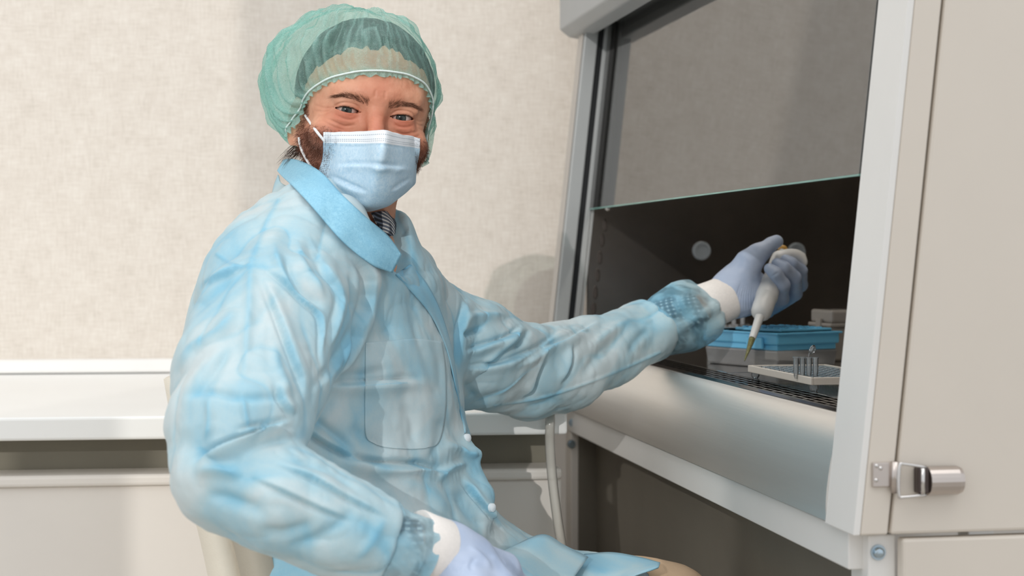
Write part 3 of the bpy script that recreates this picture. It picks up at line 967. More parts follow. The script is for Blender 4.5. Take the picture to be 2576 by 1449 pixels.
def collar_mat():
    m, nt, b, out = nmat('collar_fabric')
    tc = nt.nodes.new('ShaderNodeTexCoord')
    n2 = N(nt, 'ShaderNodeTexNoise', Scale=260.0, Detail=5.0, Roughness=0.75, Distortion=1.5)
    nt.links.new(tc.outputs['Object'], n2.inputs['Vector'])
    r = ramp(nt, n2.outputs['Fac'], [(0.3, srgb(122, 182, 210)), (0.7, srgb(160, 212, 232))])
    nt.links.new(r.outputs[0], b.inputs['Base Color'])
    b.inputs['Roughness'].default_value = 0.6
    bp = N(nt, 'ShaderNodeBump', Strength=0.35, Distance=0.002)
    nt.links.new(n2.outputs['Fac'], bp.inputs['Height']); nt.links.new(bp.outputs[0], b.inputs['Normal'])
    return m
M['collar'] = collar_mat()
M['snap'] = plain('snap_white', srgb(225, 232, 236), 0.3, var=0.02)
M['knit'] = plain('knit_white', srgb(238, 233, 228), 0.85, var=0.03, nscale=300, bump=0.35, bscale=900, stretch=(1, 1, 1), spec=0.1)
M['trouser'] = plain('trouser_beige', srgb(190, 164, 136), 0.8, var=0.05, nscale=40, bump=0.15, bscale=700, spec=0.15)
M['shoe'] = plain('shoe_dark', srgb(60, 52, 46), 0.5)

# ---- the gown: torso, both sleeves and the lap as one soft shape
YC = 1.90
lv = [(492, 740, 920), (505, 700, 955), (540, 640, 990), (580, 606, 1022), (620, 578, 1052), (660, 556, 1082), (700, 536, 1104), (760, 514, 1116), (820, 502, 1126), (900, 480, 1140), (1000, 500, 1152), (1080, 520, 1162), (1130, 540, 1180), (1160, 550, 1176), (1220, 575, 1202), (1300, 610, 1228), (1400, 640, 1268), (1500, 650, 1320), (1580, 680, 1340)]
lz = np.array([H + (CY - q[0]) / F * YC for q in lv])[::-1]
lc = np.array([((q[1] + q[2]) / 2 - CX) / F * YC for q in lv])[::-1]
lh = np.array([(q[2] - q[1]) / 2 / F * YC for q in lv])[::-1]
WX, WYv = 0.5, 0.866
def torso_fn(scale=1.0, off=0.0):
    def fn(X, Y, Z):
        z = Z.ravel()
        cx_ = np.interp(z, lz, lc)[None, None, :]; hx = np.interp(z, lz, lh)[None, None, :]
        a = 1.368 * hx * scale - off; bb = a * 0.62
        dx = X - cx_; dy = Y - YC
        pw = dx * WX + dy * WYv; pf = dx * WYv - dy * WX
        q = np.sqrt((pw / a) ** 2 + (pf / bb) ** 2)
        d = (q - 1) * bb * 1.05
        return np.maximum(d, np.maximum(Z - lz[-1], lz[0] - Z))
    return fn
near_arm = [(708, 742, 1.76, .074), (684, 830, 1.69, .077), (634, 960, 1.62, .071), (602, 1085, 1.56, .063), (578, 1182, 1.53, .051)]
near_fore = [(578, 1182, 1.53, .051), (715, 1255, 1.515, .051), (850, 1320, 1.53, .048), (962, 1366, 1.55, .042)]
far_arm = [(1076, 832, 2.05, .066), (1200, 893, 2.10, .066), (1330, 932, 2.16, .0575), (1415, 928, 2.19, .056)]
far_fore = [(1415, 928, 2.19, .056), (1500, 890, 2.23, .052), (1640, 830, 2.28, .044), (1662, 820, 2.285, .043)]
def ch(l, dr=0.0): return [(NP(x, y, Y), r + dr) for x, y, Y, r in l]

G = Field((-0.47, 1.40, 0.52), (0.26, 2.36, 1.11), 0.0038)
G.add(torso_fn(), (-0.47, 1.6, 0.55), (0.1, 2.2, 1.10), 0.01)
G.chain([(NP(1000, 1520, 1.98), .112), (NP(1330, 1545, 2.0), .092), (NP(1610, 1548, 2.02), .064)], 0.05)
G.chain([(NP(850, 1560, 1.80), .110), (NP(1180, 1590, 1.70), .088)], 0.05)
G.chain([(NP(1120, 1118, 1.94), .03), (NP(1170, 1132, 1.93), .014), (NP(1204, 1139, 1.93), .0065)], 0.014)
G.chain([(NP(1130, 1200, 1.94), .04), (NP(1200, 1250, 1.92), .022), (NP(1222, 1288, 1.91), .012)], 0.02)
G.chain(ch(far_arm), 0.035, 0.02)
G.chain(ch(far_fore), 0.018)
G.chain([(NP(905, 560, 1.92), .05), (NP(800, 640, 1.82), .075), (NP(708, 716, 1.77), .068)], 0.05)
G.cone(NP(948, 600, 1.85), NP(912, 400, 1.935), .050, .062, 0.012, 's')
G.chain(ch(near_arm), 0.022, 0.02)
G.chain(ch(near_fore), 0.012)
G.cut(NP(1652, 826, 2.283), NP(1662, 818, 2.285) - NP(1500, 890, 2.23), 0.10)
G.cut(NP(965, 1364, 1.551), NP(962, 1366, 1.55) - NP(850, 1330, 1.53) + np.array([0.01, 0, 0]), 0.085)
gV, gQ = G.mesh()
gV = smooth_mesh(gV, gQ, 3, 0.5)
gV, gQ = subdivide(gV, gQ)
gV = smooth_mesh(gV, gQ, 3, 0.5)
print('GOWN', len(gV))
NEARY = (1.3, 1.80); TORY = (1.66, 2.3); FARY = (1.95, 2.4)
gst = [
 # near sleeve
 ([(627, 560), (640, 620), (632, 668), (624, 799), (612, 933), (601, 1007)], 17, .0035, 'r', NEARY),
 ([(653, 664), (709, 709), (765, 761), (803, 802), (806, 895), (817, 944)], 9, .004, 's', (1.3, 2.1)),
 ([(769, 582), (788, 635), (821, 687), (855, 746), (840, 821), (810, 918)], 16, .006, 's', (1.3, 2.1)),
 ([(717, 625), (735, 709), (795, 761), (806, 806)], 14, .006, 'v', (1.3, 2.1)),
 ([(690, 600), (700, 660), (745, 740)], 16, .005, 'r', (1.3, 2.1)),
 ([(742, 590), (765, 670), (800, 720), (820, 760)], 14, .005, 'r', (1.3, 2.1)),
 ([(855, 627), (915, 672), (926, 739), (896, 821), (847, 914), (773, 1000)], 18, .010, 's', (1.3, 2.1)),
 ([(880, 660), (885, 740), (860, 830), (815, 930)], 14, .005, 'v', (1.3, 2.1)),
 ([(653, 687), (698, 799), (728, 881), (758, 963), (765, 1022)], 13, .005, 's', NEARY),
 ([(493, 687), (549, 605), (609, 567)], 12, .004, 'v', (1.3, 2.1)),
 ([(501, 746), (523, 709), (620, 668)], 12, .004, 's', NEARY),
 ([(480, 800), (540, 730), (600, 690)], 18, .004, 'v', NEARY),
 ([(440, 950), (480, 880), (560, 830), (590, 760)], 22, .005, 'r', NEARY),
 ([(470, 1010), (540, 930), (590, 860)], 18, .004, 'v', NEARY),
 ([(690, 850), (700, 930), (740, 1010)], 18, .004, 'r', NEARY),
 ([(430, 1000), (520, 985), (600, 1000), (700, 1000), (750, 1015)], 14, .0035, 'v', NEARY),
 ([(525, 985), (528, 1060), (515, 1120)], 12, .004, 'r', NEARY),
 ([(608, 985), (620, 1060), (640, 1085)], 10, .0035, 'r', NEARY),
 ([(690, 960), (715, 1020), (745, 1050)], 12, .005, 's', NEARY),
 # elbow
 ([(749, 1088), (680, 1080), (610, 1106), (533, 1136), (480, 1171)], 15, .012, 's', NEARY),
 ([(737, 1055), (690, 1066), (637, 1074), (590, 1090)], 12, .006, 's', NEARY),
 ([(755, 1103), (690, 1110), (640, 1125), (600, 1150)], 11, .004, 'v', NEARY),
 ([(480, 1190), (540, 1180), (620, 1196)], 20, .006, 'r', NEARY),
 # forearm
 ([(620, 1196), (714, 1238), (819, 1286), (905, 1315)], 12, .0030, 's', NEARY),
 ([(680, 1164), (784, 1203), (889, 1262), (995, 1312)], 10, .0032, 's', NEARY),
 ([(720, 1160), (820, 1180), (920, 1245)], 12, .003, 'v', NEARY),
 ([(700, 1385), (790, 1355), (850, 1320), (900, 1270)], 18, .003, 'v', NEARY),
 ([(640, 1330), (720, 1340), (800, 1310)], 20, .004, 'v', NEARY),
 ([(880, 1420), (930, 1370), (975, 1290)], 20, .002, 'r', NEARY),
 ([(500, 1240), (590, 1260), (680, 1300)], 22, .004, 'v', NEARY),
 # chest
 ([(1082, 955), (996, 959), (885, 966), (803, 968)], 14, .006, 's', TORY),
 ([(810, 940), (900, 945), (1000, 925)], 16, .004, 'v', TORY),
 ([(767, 1038), (819, 1080), (917, 1161)], 18, .006, 'v', TORY),
 ([(753, 1072), (830, 1120), (914, 1163)], 14, .006, 's', TORY),
 ([(1140, 1200), (1060, 1175), (994, 1171), (914, 1161), (860, 1135)], 16, .010, 's', TORY),
 ([(870, 1060), (930, 1110), (1000, 1140)], 20, .004, 'v', TORY),
 ([(1100, 1040), (1110, 1100), (1075, 1170)], 16, .003, 'v', TORY),
 ([(1010, 1010), (1040, 1060), (1040, 1130)], 18, .004, 'v', TORY),
 ([(930, 690), (960, 800), (1000, 880)], 26, .004, 'v', TORY),
 ([(1020, 730), (1050, 830), (1090, 960), (1110, 1060)], 16, .004, 'v', TORY),
 ([(1180, 1165), (1130, 1180), (1090, 1215)], 12, .007, 'r', TORY),
 ([(1120, 1110), (1170, 1140), (1214, 1140)], 12, .009, 'r', TORY),
 ([(1150, 1195), (1205, 1260), (1275, 1345)], 9, .006, 's', TORY),
 ([(1140, 1230), (1180, 1290), (1230, 1340)], 16, .005, 'v', TORY),
 ([(980, 1200), (1080, 1240), (1140, 1310)], 26, .005, 'r', TORY),
 # far sleeve
 ([(1167, 725), (1168, 780), (1150, 860), (1155, 960)], 12, .006, 's', FARY),
 ([(1150, 842), (1184, 837), (1223, 818)], 11, .007, 'v', FARY),
 ([(1156, 805), (1210, 795), (1280, 795)], 14, .006, 'r', FARY),
 ([(1321, 811), (1282, 845), (1212, 870), (1156, 887)], 10, .007, 's', FARY),
 ([(1421, 825), (1352, 876), (1296, 901), (1240, 918), (1153, 926)], 11, .006, 's', FARY),
 ([(1205, 930), (1256, 880), (1296, 848), (1318, 825)], 10, .005, 'r', FARY),
 ([(1340, 822), (1310, 860), (1290, 880)], 9, .005, 'v', FARY),
 ([(1519, 800), (1435, 848), (1379, 873), (1324, 904), (1279, 932)], 12, .006, 's', FARY),
 ([(1310, 1007), (1338, 976), (1352, 932), (1379, 904)], 13, .006, 's', FARY),
 ([(1407, 973), (1435, 918), (1441, 862)], 11, .005, 's', FARY),
 ([(1230, 1000), (1290, 960), (1340, 900)], 12, .004, 'r', FARY),
 ([(1460, 960), (1500, 900), (1570, 840)], 16, .004, 'v', FARY),
 ([(1480, 880), (1540, 830), (1600, 800)], 16, .004, 'r', FARY),
 ([(1580, 900), (1600, 860), (1640, 820)], 14, .003, 'v', FARY),
 ([(1200, 1010), (1160, 950)], 14, .004, 'v', FARY),
 ([(1245, 1021), (1379, 996), (1519, 948), (1659, 887)], 4, .0018, 'l', FARY),
 # seams
 ([(700, 505), (670, 560), (640, 640)], 6, .0014, 'l', (1.3, 2.1)),
 ([(545, 640), (590, 670), (625, 672)], 5, .0014, 'l', NEARY),
]
gN = vnormals(gV, gQ)
# sharp fabric creasing first, then the traced folds
cr1 = np.abs(vnoise(gV * np.array([1, 1, 0.7]), 13.0)); cr2 = np.abs(vnoise(gV + 7, 29.0)); cr3 = np.abs(vnoise(gV * np.array([1.6, 1.6, 1]) + 3, 60.0))
crz = np.clip(1 - cr1 * 7, 0, 1) * 0.5 + np.clip(1 - cr2 * 7, 0, 1) * 0.3
gpx, gpy = project(gV)
def oriented(d, freq, seed, k=4.0):
    d = np.asarray(d, float); d /= np.linalg.norm(d)
    q = gV - np.outer(gV @ d, d) * (1 - 1 / k)
    q = q + 0.012 * np.stack([vnoise(gV + seed, 9.0), vnoise(gV + seed + 5, 9.0), vnoise(gV + seed + 9, 9.0)], 1)
    return np.abs(vnoise(q + seed, freq))
sm = lambda x: np.clip(x, 0, 1) ** 2 * (3 - 2 * np.clip(x, 0, 1))
w_near = sm((1.80 - gV[:, 1]) / 0.06) * sm((900 - gpx) / 80)
w_up = w_near * sm((1130 - gpy) / 60); w_fore = sm((1.70 - gV[:, 1]) / 0.05) * sm((gpy - 1090) / 60)
w_far = sm((gpx - 1150) / 60) * sm((1080 - gpy) / 30)
w_ch = np.clip(1 - w_near - w_fore - w_far, 0, 1)
o1 = oriented((0.25, 0.1, 1), 26.0, 1.3); o2 = oriented(NP(962, 1366, 1.55) - NP(578, 1182, 1.53), 24.0, 4.1); o3 = oriented((0.75, 0.15, 0.55), 30.0, 2.2); o4 = oriented((0.35, 0.1, -1), 20.0, 6.0)
org = w_up * o1 * 0.0075 + w_fore * o2 * 0.0080 + w_far * o3 * 0.0065 + w_ch * o4 * 0.0050
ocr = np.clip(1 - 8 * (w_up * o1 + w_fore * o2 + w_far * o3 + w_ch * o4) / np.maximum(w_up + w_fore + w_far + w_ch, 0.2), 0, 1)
gV = gV + gN * (org - 0.0015)[:, None]
gN = vnormals(gV, gQ)
gV = gV + gN * (0.0060 * (cr1 - 0.25) + 0.0035 * (cr2 - 0.25) + 0.0010 * (cr3 - 0.25))[:, None]
gV, gfold = sculpt(gV, gN, [(q[0], q[1] * 0.8, q[2] * 1.15) + tuple(q[3:]) for q in gst])
gV = smooth_mesh(gV, gQ, 1, 0.3)
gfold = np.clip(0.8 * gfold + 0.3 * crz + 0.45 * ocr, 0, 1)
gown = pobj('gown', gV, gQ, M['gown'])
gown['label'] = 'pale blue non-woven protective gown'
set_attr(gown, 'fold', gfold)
gbvh = BVHTree.FromPolygons([Vector(v) for v in gV], [tuple(int(i) for i in q) for q in gQ])
CAMP = Vector((0, 0, H))
def drape(px, py, off=0.003, Yd=1.9):
    d = (P(px, py, 1.0) - CAMP).normalized()
    loc, nrm, i, dist = gbvh.ray_cast(CAMP, d)
    if loc is None:
        loc, nrm, i, dist = gbvh.find_nearest(P(px, py, Yd))
    return np.array(loc) - np.array(d) * off

def gsheet(name, GG, mat, thick=0.0012, mi=6, mj=6, parent=None, fold=0.35):
    R_ = resample_grid(GG, mi, mj)
    V, Q = sheet_geo(R_, thick)
    o = pobj(name, V, Q, mat, parent or gown)
    if parent is None: o.parent = gown
    set_attr(o, 'fold', np.full(len(V), fold))
    return recalc(o)

# gown parts: placket, pocket, collar, snaps, lap flaps
A = [(1000, 690), (1040, 735), (1090, 795), (1128, 880), (1150, 975), (1163, 1040), (1174, 1090)]
B = [(1036, 664), (1076, 712), (1110, 778), (1138, 870), (1156, 970), (1168, 1035), (1178, 1085)]
GG = [[drape(*q, 0.0035, 2.0) for q in [(a[0] * (1 - t) + b[0] * t - 4, a[1] * (1 - t) + b[1] * t) for t in (0, .33, .66, 1)]] for a, b in zip(A, B)]
gsheet('placket', GG, M['gown'], 0.0016, 5, 3, fold=0.75)
pk = [[(920, 862), (985, 856), (1050, 852), (1112, 860)], [(919, 930), (985, 926), (1055, 924), (1122, 930)], [(918, 1030), (985, 1030), (1055, 1030), (1122, 1035)], [(921, 1098), (980, 1106), (1040, 1108), (1105, 1112)], [(945, 1118), (975, 1126), (1030, 1130), (1070, 1128)]]
def drape_sheet(name, pxg, off, thick, mat, mi, mj, fold):
    R_ = resample_grid([[np.array([q[0], q[1], 0.0]) for q in r] for r in pxg], mi, mj)
    D_ = np.array([[drape(q[0], q[1], off) for q in r] for r in R_])
    V, Q = sheet_geo(D_, thick)
    o = pobj(name, V, Q, mat, gown); set_attr(o, 'fold', np.full(len(V), fold))
    return recalc(o)
drape_sheet('pocket', pk, 0.0010, 0.0006, M['gown'], 14, 14, 0.10)['label'] = 'flat chest pocket'
for (sx, sy, lab) in ((1181, 1102, 1), (1243, 1277, 2), (975, 628, 3)):
    c = drape(sx - 5, sy, 0.002, 1.95)
    d = np.array(CAMP) - c; d = d / np.linalg.norm(d)
    if lab < 3: d = np.array([0.75, -0.65, 0.1]); d /= np.linalg.norm(d)
    if lab == 3: continue
    o = lathe('snap_button', [(-0.002, 0.0052), (0.0016, 0.0050), (0.0028, 0.003), (0.003, 0.0)], M['snap'], None, tuple(c - PB), tuple(c - PB + d), 16)
    o.parent = gown
def PT(*q): return [NP(*x) for x in q]
cl = [
 PT((698, 430, 2.00), (706, 416, 2.003), (714, 402, 2.01)),
 PT((712, 446, 1.93), (722, 426, 1.935), (734, 400, 1.950)),
 PT((742, 474, 1.855), (752, 442, 1.862), (764, 408, 1.885)),
 PT((796, 532, 1.790), (800, 484, 1.795), (808, 434, 1.830)),
 PT((842, 586, 1.762), (850, 535, 1.765), (858, 488, 1.800)),
 PT((890, 632, 1.755), (908, 588, 1.758), (922, 548, 1.790)),
 PT((940, 668, 1.764), (958, 628, 1.768), (976, 594, 1.800)),
 PT((986, 686, 1.786), (998, 664, 1.788), (1010, 641, 1.802)),
]
CR_ = resample_grid(cl, 8, 8)
for it in range(9):
    for i in range(CR_.shape[0]):
        for k in range(CR_.shape[1]):
            px_, py_ = project(CR_[i, k][None])
            d = (P(px_[0], py_[0], 1.0) - CAMP).normalized()
            loc, nrm, ii, dist = gbvh.ray_cast(CAMP, d)
            lim = 0.009 + 0.004 * k / CR_.shape[1]
            if loc is not None and loc.y < 2.0 and loc.y - lim < CR_[i, k][1]:
                CR_[i, k] = NP(px_[0], py_[0], loc.y - lim)
    if it < 8:
        yy = CR_[:, :, 1].copy()
        yy[1:-1] = 0.4 * yy[1:-1] + 0.3 * (yy[:-2] + yy[2:])
        for i in range(CR_.shape[0]):
            for k in range(CR_.shape[1]):
                CR_[i, k] = np.array([0, 0, H]) + (CR_[i, k] - np.array([0, 0, H])) * (yy[i, k] / CR_[i, k][1])
V, Q = sheet_geo(CR_, 0.0014)
co = recalc(pobj('collar', V, Q, M['collar'], gown))
co['label'] = 'wide turned-down collar flap'
# standing part of the collar below the flap
sd_ = [
 PT((684, 494, 2.03), (690, 466, 2.04), (700, 440, 2.05)),
 PT((690, 502, 1.96), (700, 482, 1.99), (710, 462, 2.01)),
 PT((738, 526, 1.862), (748, 504, 1.885), (756, 482, 1.92)),
 PT((800, 566, 1.82), (812, 540, 1.83), (822, 512, 1.85)),
 PT((850, 604, 1.80), (866, 580, 1.81), (876, 560, 1.83)),
]
gsheet('collar_stand', sd_, M['gown'], 0.0014, 6, 6, fold=0.05)
rc = [PT((962, 552, 1.97), (975, 590, 1.93), (992, 640, 1.90)), PT((990, 560, 2.0), (1005, 598, 1.97), (1008, 640, 1.93)), PT((998, 566, 2.02), (1024, 606, 1.995), (1024, 622, 1.96))]
gsheet('collar_lapel', rc, M['collar'], 0.0014, 5, 5)
f1 = [PT((1120, 1440, 1.80), (1200, 1420, 1.84), (1270, 1385, 1.90)), PT((1200, 1470, 1.78), (1290, 1420, 1.84), (1362, 1345, 1.92)), PT((1300, 1500, 1.78), (1370, 1450, 1.85), (1420, 1372, 1.93)), PT((1400, 1510, 1.80), (1442, 1455, 1.87), (1480, 1402, 1.94))]
gsheet('lap_flap', f1, M['gown'], 0.0012, 7, 7, fold=0.6)
f2 = [PT((1400, 1480, 1.90), (1440, 1430, 1.93), (1470, 1394, 2.0)), PT((1500, 1490, 1.90), (1540, 1440, 1.93), (1540, 1390, 2.0)), PT((1580, 1455, 1.90), (1600, 1434, 1.925), (1610, 1402, 1.99)), PT((1655, 1430, 1.93), (1658, 1424, 1.935), (1661, 1416, 1.98))]
gsheet('lap_flap', f2, M['gown'], 0.0012, 7, 7, fold=0.75)

# thin see-through sleeve ends with the plaid shirt underneath
def sleeve_end(name, pts, rads, mat, n=56, amp=0.05, freq=9, seed=0, fold=0.5):
    """loose gathered tube: pts world, rads"""
    path = catmull(pts, 8); rr = np.interp(np.linspace(0, 1, len(path)), np.linspace(0, 1, len(rads)), rads)
    tan = np.gradient(path, axis=0); tan /= np.linalg.norm(tan, axis=1, keepdims=True)
    nrm = np.cross(tan[0], [0, 0, 1]); nrm /= np.linalg.norm(nrm)
    V = []
    for i in range(len(path)):
        nrm = nrm - tan[i] * np.dot(nrm, tan[i]); nrm /= np.linalg.norm(nrm); bn = np.cross(tan[i], nrm)
        u = i / (len(path) - 1)
        for k in range(n):
            an = 2 * math.pi * k / n
            w = math.sin(freq * an + 2.2 * math.sin(3 * an + seed) + u * 4) * amp * (0.35 + 0.65 * u) + 0.5 * amp * math.sin(2 * an + 9 * u + seed)
            V.append(path[i] + rr[i] * (1 + w) * (math.cos(an) * nrm + math.sin(an) * bn) + tan[i] * 0.004 * math.sin(2 * an + seed) * u)
    V = np.array(V); Q = []
    for i in range(len(path) - 1):
        for k in range(n):
            Q.append((i * n + k, i * n + (k + 1) % n, (i + 1) * n + (k + 1) % n, (i + 1) * n + k))
    o = pobj(name, V, np.array(Q), mat, gown)
    if mat in (M['gown'], M['gown_thin']):
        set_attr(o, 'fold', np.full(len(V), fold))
    return recalc(o)
sleeve_end('sleeve_end', [NP(1615, 842, 2.27), NP(1665, 820, 2.285), NP(1720, 797, 2.30), NP(1765, 778, 2.315), NP(1782, 770, 2.32)], [.034, .0445, .0465, .0420, .0320], M['gown_thin'], amp=0.10, freq=5, fold=0.45)
sleeve_end('sleeve_end', [NP(920, 1348, 1.543), NP(970, 1370, 1.553), NP(1015, 1376, 1.565), NP(1060, 1376, 1.575)], [.032, .039, .038, .032], M['gown_thin'], amp=0.08, freq=7, seed=2, fold=0.3)
def plaid_mat():
    m, nt, b, out = nmat('plaid_cloth')
    tc = nt.nodes.new('ShaderNodeTexCoord')
    mp = nt.nodes.new('ShaderNodeMapping'); mp.inputs['Rotation'].default_value = (0.5, 0.3, 0.4)
    nt.links.new(tc.outputs['Object'], mp.inputs[0])
    ws = []
    for d in ('X', 'Z'):
        w = N(nt, 'ShaderNodeTexWave', Scale=45.0); w.bands_direction = d
        nt.links.new(mp.outputs[0], w.inputs['Vector'])
        r = ramp(nt, w.outputs['Fac'], [(0.55, (0.0, 0.0, 0.0)), (0.75, (1, 1, 1))]); ws.append(r.outputs[0])
    ad = nt.nodes.new('ShaderNodeMath'); ad.operation = 'ADD'
    nt.links.new(ws[0], ad.inputs[0]); nt.links.new(ws[1], ad.inputs[1])
    hf = nt.nodes.new('ShaderNodeMath'); hf.operation = 'MULTIPLY'; hf.inputs[1].default_value = 0.5
    nt.links.new(ad.outputs[0], hf.inputs[0])
    c = ramp(nt, hf.outputs[0], [(0.0, srgb(28, 30, 38)), (0.5, srgb(96, 104, 118)), (1.0, srgb(225, 222, 215))])
    nt.links.new(c.outputs[0], b.inputs['Base Color'])
    b.inputs['Roughness'].default_value = 0.85
    return m
M['plaid'] = plaid_mat()
shirt = sleeve_end('shirt', [NP(1560, 866, 2.255), NP(1640, 830, 2.28), NP(1700, 805, 2.295), NP(1750, 784, 2.31)], [.032, .034, .033, .028], M['plaid'], amp=0.03)
shirt.parent = person
shirt['label'] = 'dark plaid shirt sleeve seen through the gown'
o = sleeve_end('shirt', [NP(890, 1335, 1.54), NP(960, 1366, 1.55), NP(1030, 1378, 1.567)], [.030, .031, .029], M['plaid'], amp=0.03)
o.parent = person
pc = [PT((935, 535, 1.86), (948, 562, 1.86), (972, 592, 1.85)), PT((968, 532, 1.90), (978, 560, 1.885), (986, 594, 1.872)), PT((980, 540, 1.94), (994, 560, 1.93), (992, 588, 1.90))]
o = gsheet('shirt_collar', pc, M['plaid'], 0.0025, 5, 5); o.parent = person

def cuff(name, a, b, r0, r1, fold_end):
    a = np.array(a) - PB; b = np.array(b) - PB; L = float(np.linalg.norm(b - a))
    pr = [(0, r0 * .9), (0.0, r0), (L * .05, r0 * 1.03), (L * .5, (r0 + r1) / 2 * 1.0), (L * .95, r1 * 1.0), (L, r1 * .97), (L, r1 * .8)]
    o = lathe(name, pr, M['knit'], None, tuple(a), tuple(b), 40, cap=True)
    o.parent = person
    return o
cuff('knit_cuff', NP(1768, 776, 2.318), NP(1832, 748, 2.33), .0335, .0325, 1)['label'] = 'white knit cuff at the pipette hand'
cuff('knit_cuff', NP(1042, 1366, 1.572), NP(1112, 1386, 1.59), .0320, .0310, 1)['label'] = 'white knit cuff at the lap hand'
# ---- head
HY, HR = math.radians(15), math.radians(7.0)
RZ = np.array(Matrix.Rotation(HY, 3, 'Z')); RY = np.array(Matrix.Rotation(HR, 3, 'Y'))
HRm = RY @ RZ
EYE = NP(946, 285, 1.84)
HC = EYE - HRm @ np.array([0, -0.085, 0])
def hw(p):
    return (np.asarray(p, float).reshape(-1, 3) @ HRm.T) + HC
def hl(p):
    return (np.asarray(p, float).reshape(-1, 3) - HC) @ HRm
# local frame: +x to the picture's right, -y forward, +z up, origin level with the eyes
Hd = Field((-0.11, -0.15, -0.20), (0.11, 0.12, 0.14), 0.0022)
Hd.ell((0, 0.012, 0.030), (0.0730, 0.096, 0.080), 0.01)
Hd.ell((0, -0.030, 0.020), (0.063, 0.058, 0.055), 0.03)
Hd.ell((0, -0.020, -0.040), (0.060, 0.060, 0.060), 0.03)
Hd.ell((0, -0.052, -0.074), (0.028, 0.032, 0.024), 0.03)
for sx in (-1, 1):
    Hd.cone((sx * 0.056, 0.0, -0.035), (sx * 0.030, -0.05, -0.078), 0.014, 0.012, 0.03)      # jaw
    Hd.ell((sx * 0.046, -0.058, -0.030), (0.022, 0.020, 0.017), 0.022)                         # cheekbone
    Hd.cone((sx * 0.010, -0.0835, 0.018), (sx * 0.042, -0.072, 0.021), 0.0090, 0.0080, 0.016)  # brow ridge
for sx in (-1, 1):
    Hd.ell((sx * 0.0315, -0.098, -0.002), (0.0190, 0.0170, 0.0125), 0.014, 's')                # eye socket
Hd.cone((0, -0.084, 0.006), (0, -0.108, -0.036), 0.0075, 0.0105, 0.012)                        # nose
Hd.ell((0, -0.106, -0.040), (0.0125, 0.012, 0.011), 0.010)
for sx in (-1, 1):
    Hd.ell((sx * 0.0125, -0.096, -0.042), (0.0085, 0.010, 0.008), 0.008)
Hd.ell((0, -0.092, -0.066), (0.024, 0.010, 0.011), 0.012)
EB = 0.0121
EC = {sx: np.array([sx * 0.0315, -0.0710, -0.0005]) for sx in (-1, 1)}
for sx in (-1, 1):
    Hd.ell(EC[sx], (0.0150, 0.0141, 0.0135), 0.006)                                              # lids over the eyeball
    Hd.ell((sx * 0.0335, -0.0805, 0.0085), (0.0150, 0.0055, 0.0045), 0.007)                     # hooded fold
    Hd.ell((sx * 0.0320, -0.0770, -0.0125), (0.0140, 0.0055, 0.0040), 0.008)                    # bag
    er = np.array(Matrix.Rotation(-sx * 0.35, 3, 'Z'))
    Hd.ell((sx * 0.078, 0.010, -0.016), (0.0055, 0.017, 0.030), 0.006, R=er)                    # ear
    Hd.ell((sx * 0.083, 0.006, -0.014), (0.005, 0.010, 0.018), 0.005, 's', R=er)
Hd.cone((0, 0.012, -0.06), (0.004, 0.030, -0.20), 0.052, 0.056, 0.025)                         # neck
hV, hQ = Hd.mesh()
hV = smooth_mesh(hV, hQ, 2, 0.5)
# finer over the face
hV, hQ = subdivide(hV, hQ)
hV = smooth_mesh(hV, hQ, 2, 0.5)
# eyelid opening: almond outline in the (x,z) plane of the face
def almond(x, z, sx):
    """signed: negative inside the opening; picture coordinates, eye-centred"""
    X = (x - EC[sx][0]); Z = (z - EC[sx][2])
    w = 0.0146
    u = np.clip(X * sx / w, -1.2, 1.2)              # +1 outer corner, -1 inner corner
    tilt = 0.0006 * u
    up = 0.0029 * (1 - np.abs(u) ** 2.2) + tilt + 0.0001
    dn = -0.0027 * (1 - np.abs(u) ** 2.0) + tilt - 0.0004 * (1 - u * u)
    return np.where(np.abs(u) < 1, np.maximum(Z - up, dn - Z), 0.004)
hN = vnormals(hV, hQ)
# creases around the eyes (local strokes in x,z metres on the front)
def lstroke(V, Nn, pts, w, amp, front=-0.035):
    pl = catmull([np.array(q, float) for q in pts], 5)
    sd, d, par = poly_dist(V[:, 0], V[:, 2], pl)
    m = (V[:, 1] < front)
    end = np.clip(np.minimum(par, 1 - par) * 5 + 0.05, 0, 1)
    return V + Nn * (amp * np.exp(-(d / w) ** 2) * end * m)[:, None]
for sx in (-1, 1):
    e = EC[sx]
    S = lambda pts: [(e[0] + sx * x, e[2] + z) for x, z in pts]
    hV = lstroke(hV, hN, S([(-0.0150, -0.0005), (-0.009, 0.0058), (0.0, 0.0078), (0.009, 0.0066), (0.017, 0.0010), (0.020, -0.002)]), 0.0011, -0.0016)
    hV = lstroke(hV, hN, S([(-0.013, -0.0065), (-0.004, -0.0105), (0.006, -0.0100), (0.015, -0.0060)]), 0.0014, -0.0012)
    hV = lstroke(hV, hN, S([(-0.010, -0.0150), (0.002, -0.0185), (0.014, -0.0150), (0.024, -0.0110)]), 0.0014, -0.0011)
    hV = lstroke(hV, hN, S([(0.000, -0.0230), (0.012, -0.0215), (0.026, -0.0160)]), 0.0014, -0.0009)
    hV = lstroke(hV, hN, S([(0.0165, -0.0005), (0.023, -0.0040), (0.033, -0.0035)]), 0.0010, -0.0011, 0.0)
    hV = lstroke(hV, hN, S([(0.0165, 0.0010), (0.024, 0.0000), (0.034, 0.0030)]), 0.0010, -0.0010, 0.0)
    hV = lstroke(hV, hN, S([(0.017, -0.0030), (0.024, -0.0085), (0.034, -0.0105)]), 0.0010, -0.0009, 0.0)
hV = lstroke(hV, hN, [(-0.035, 0.047), (-0.012, 0.043), (0.012, 0.044), (0.035, 0.047)], 0.0016, -0.0005)
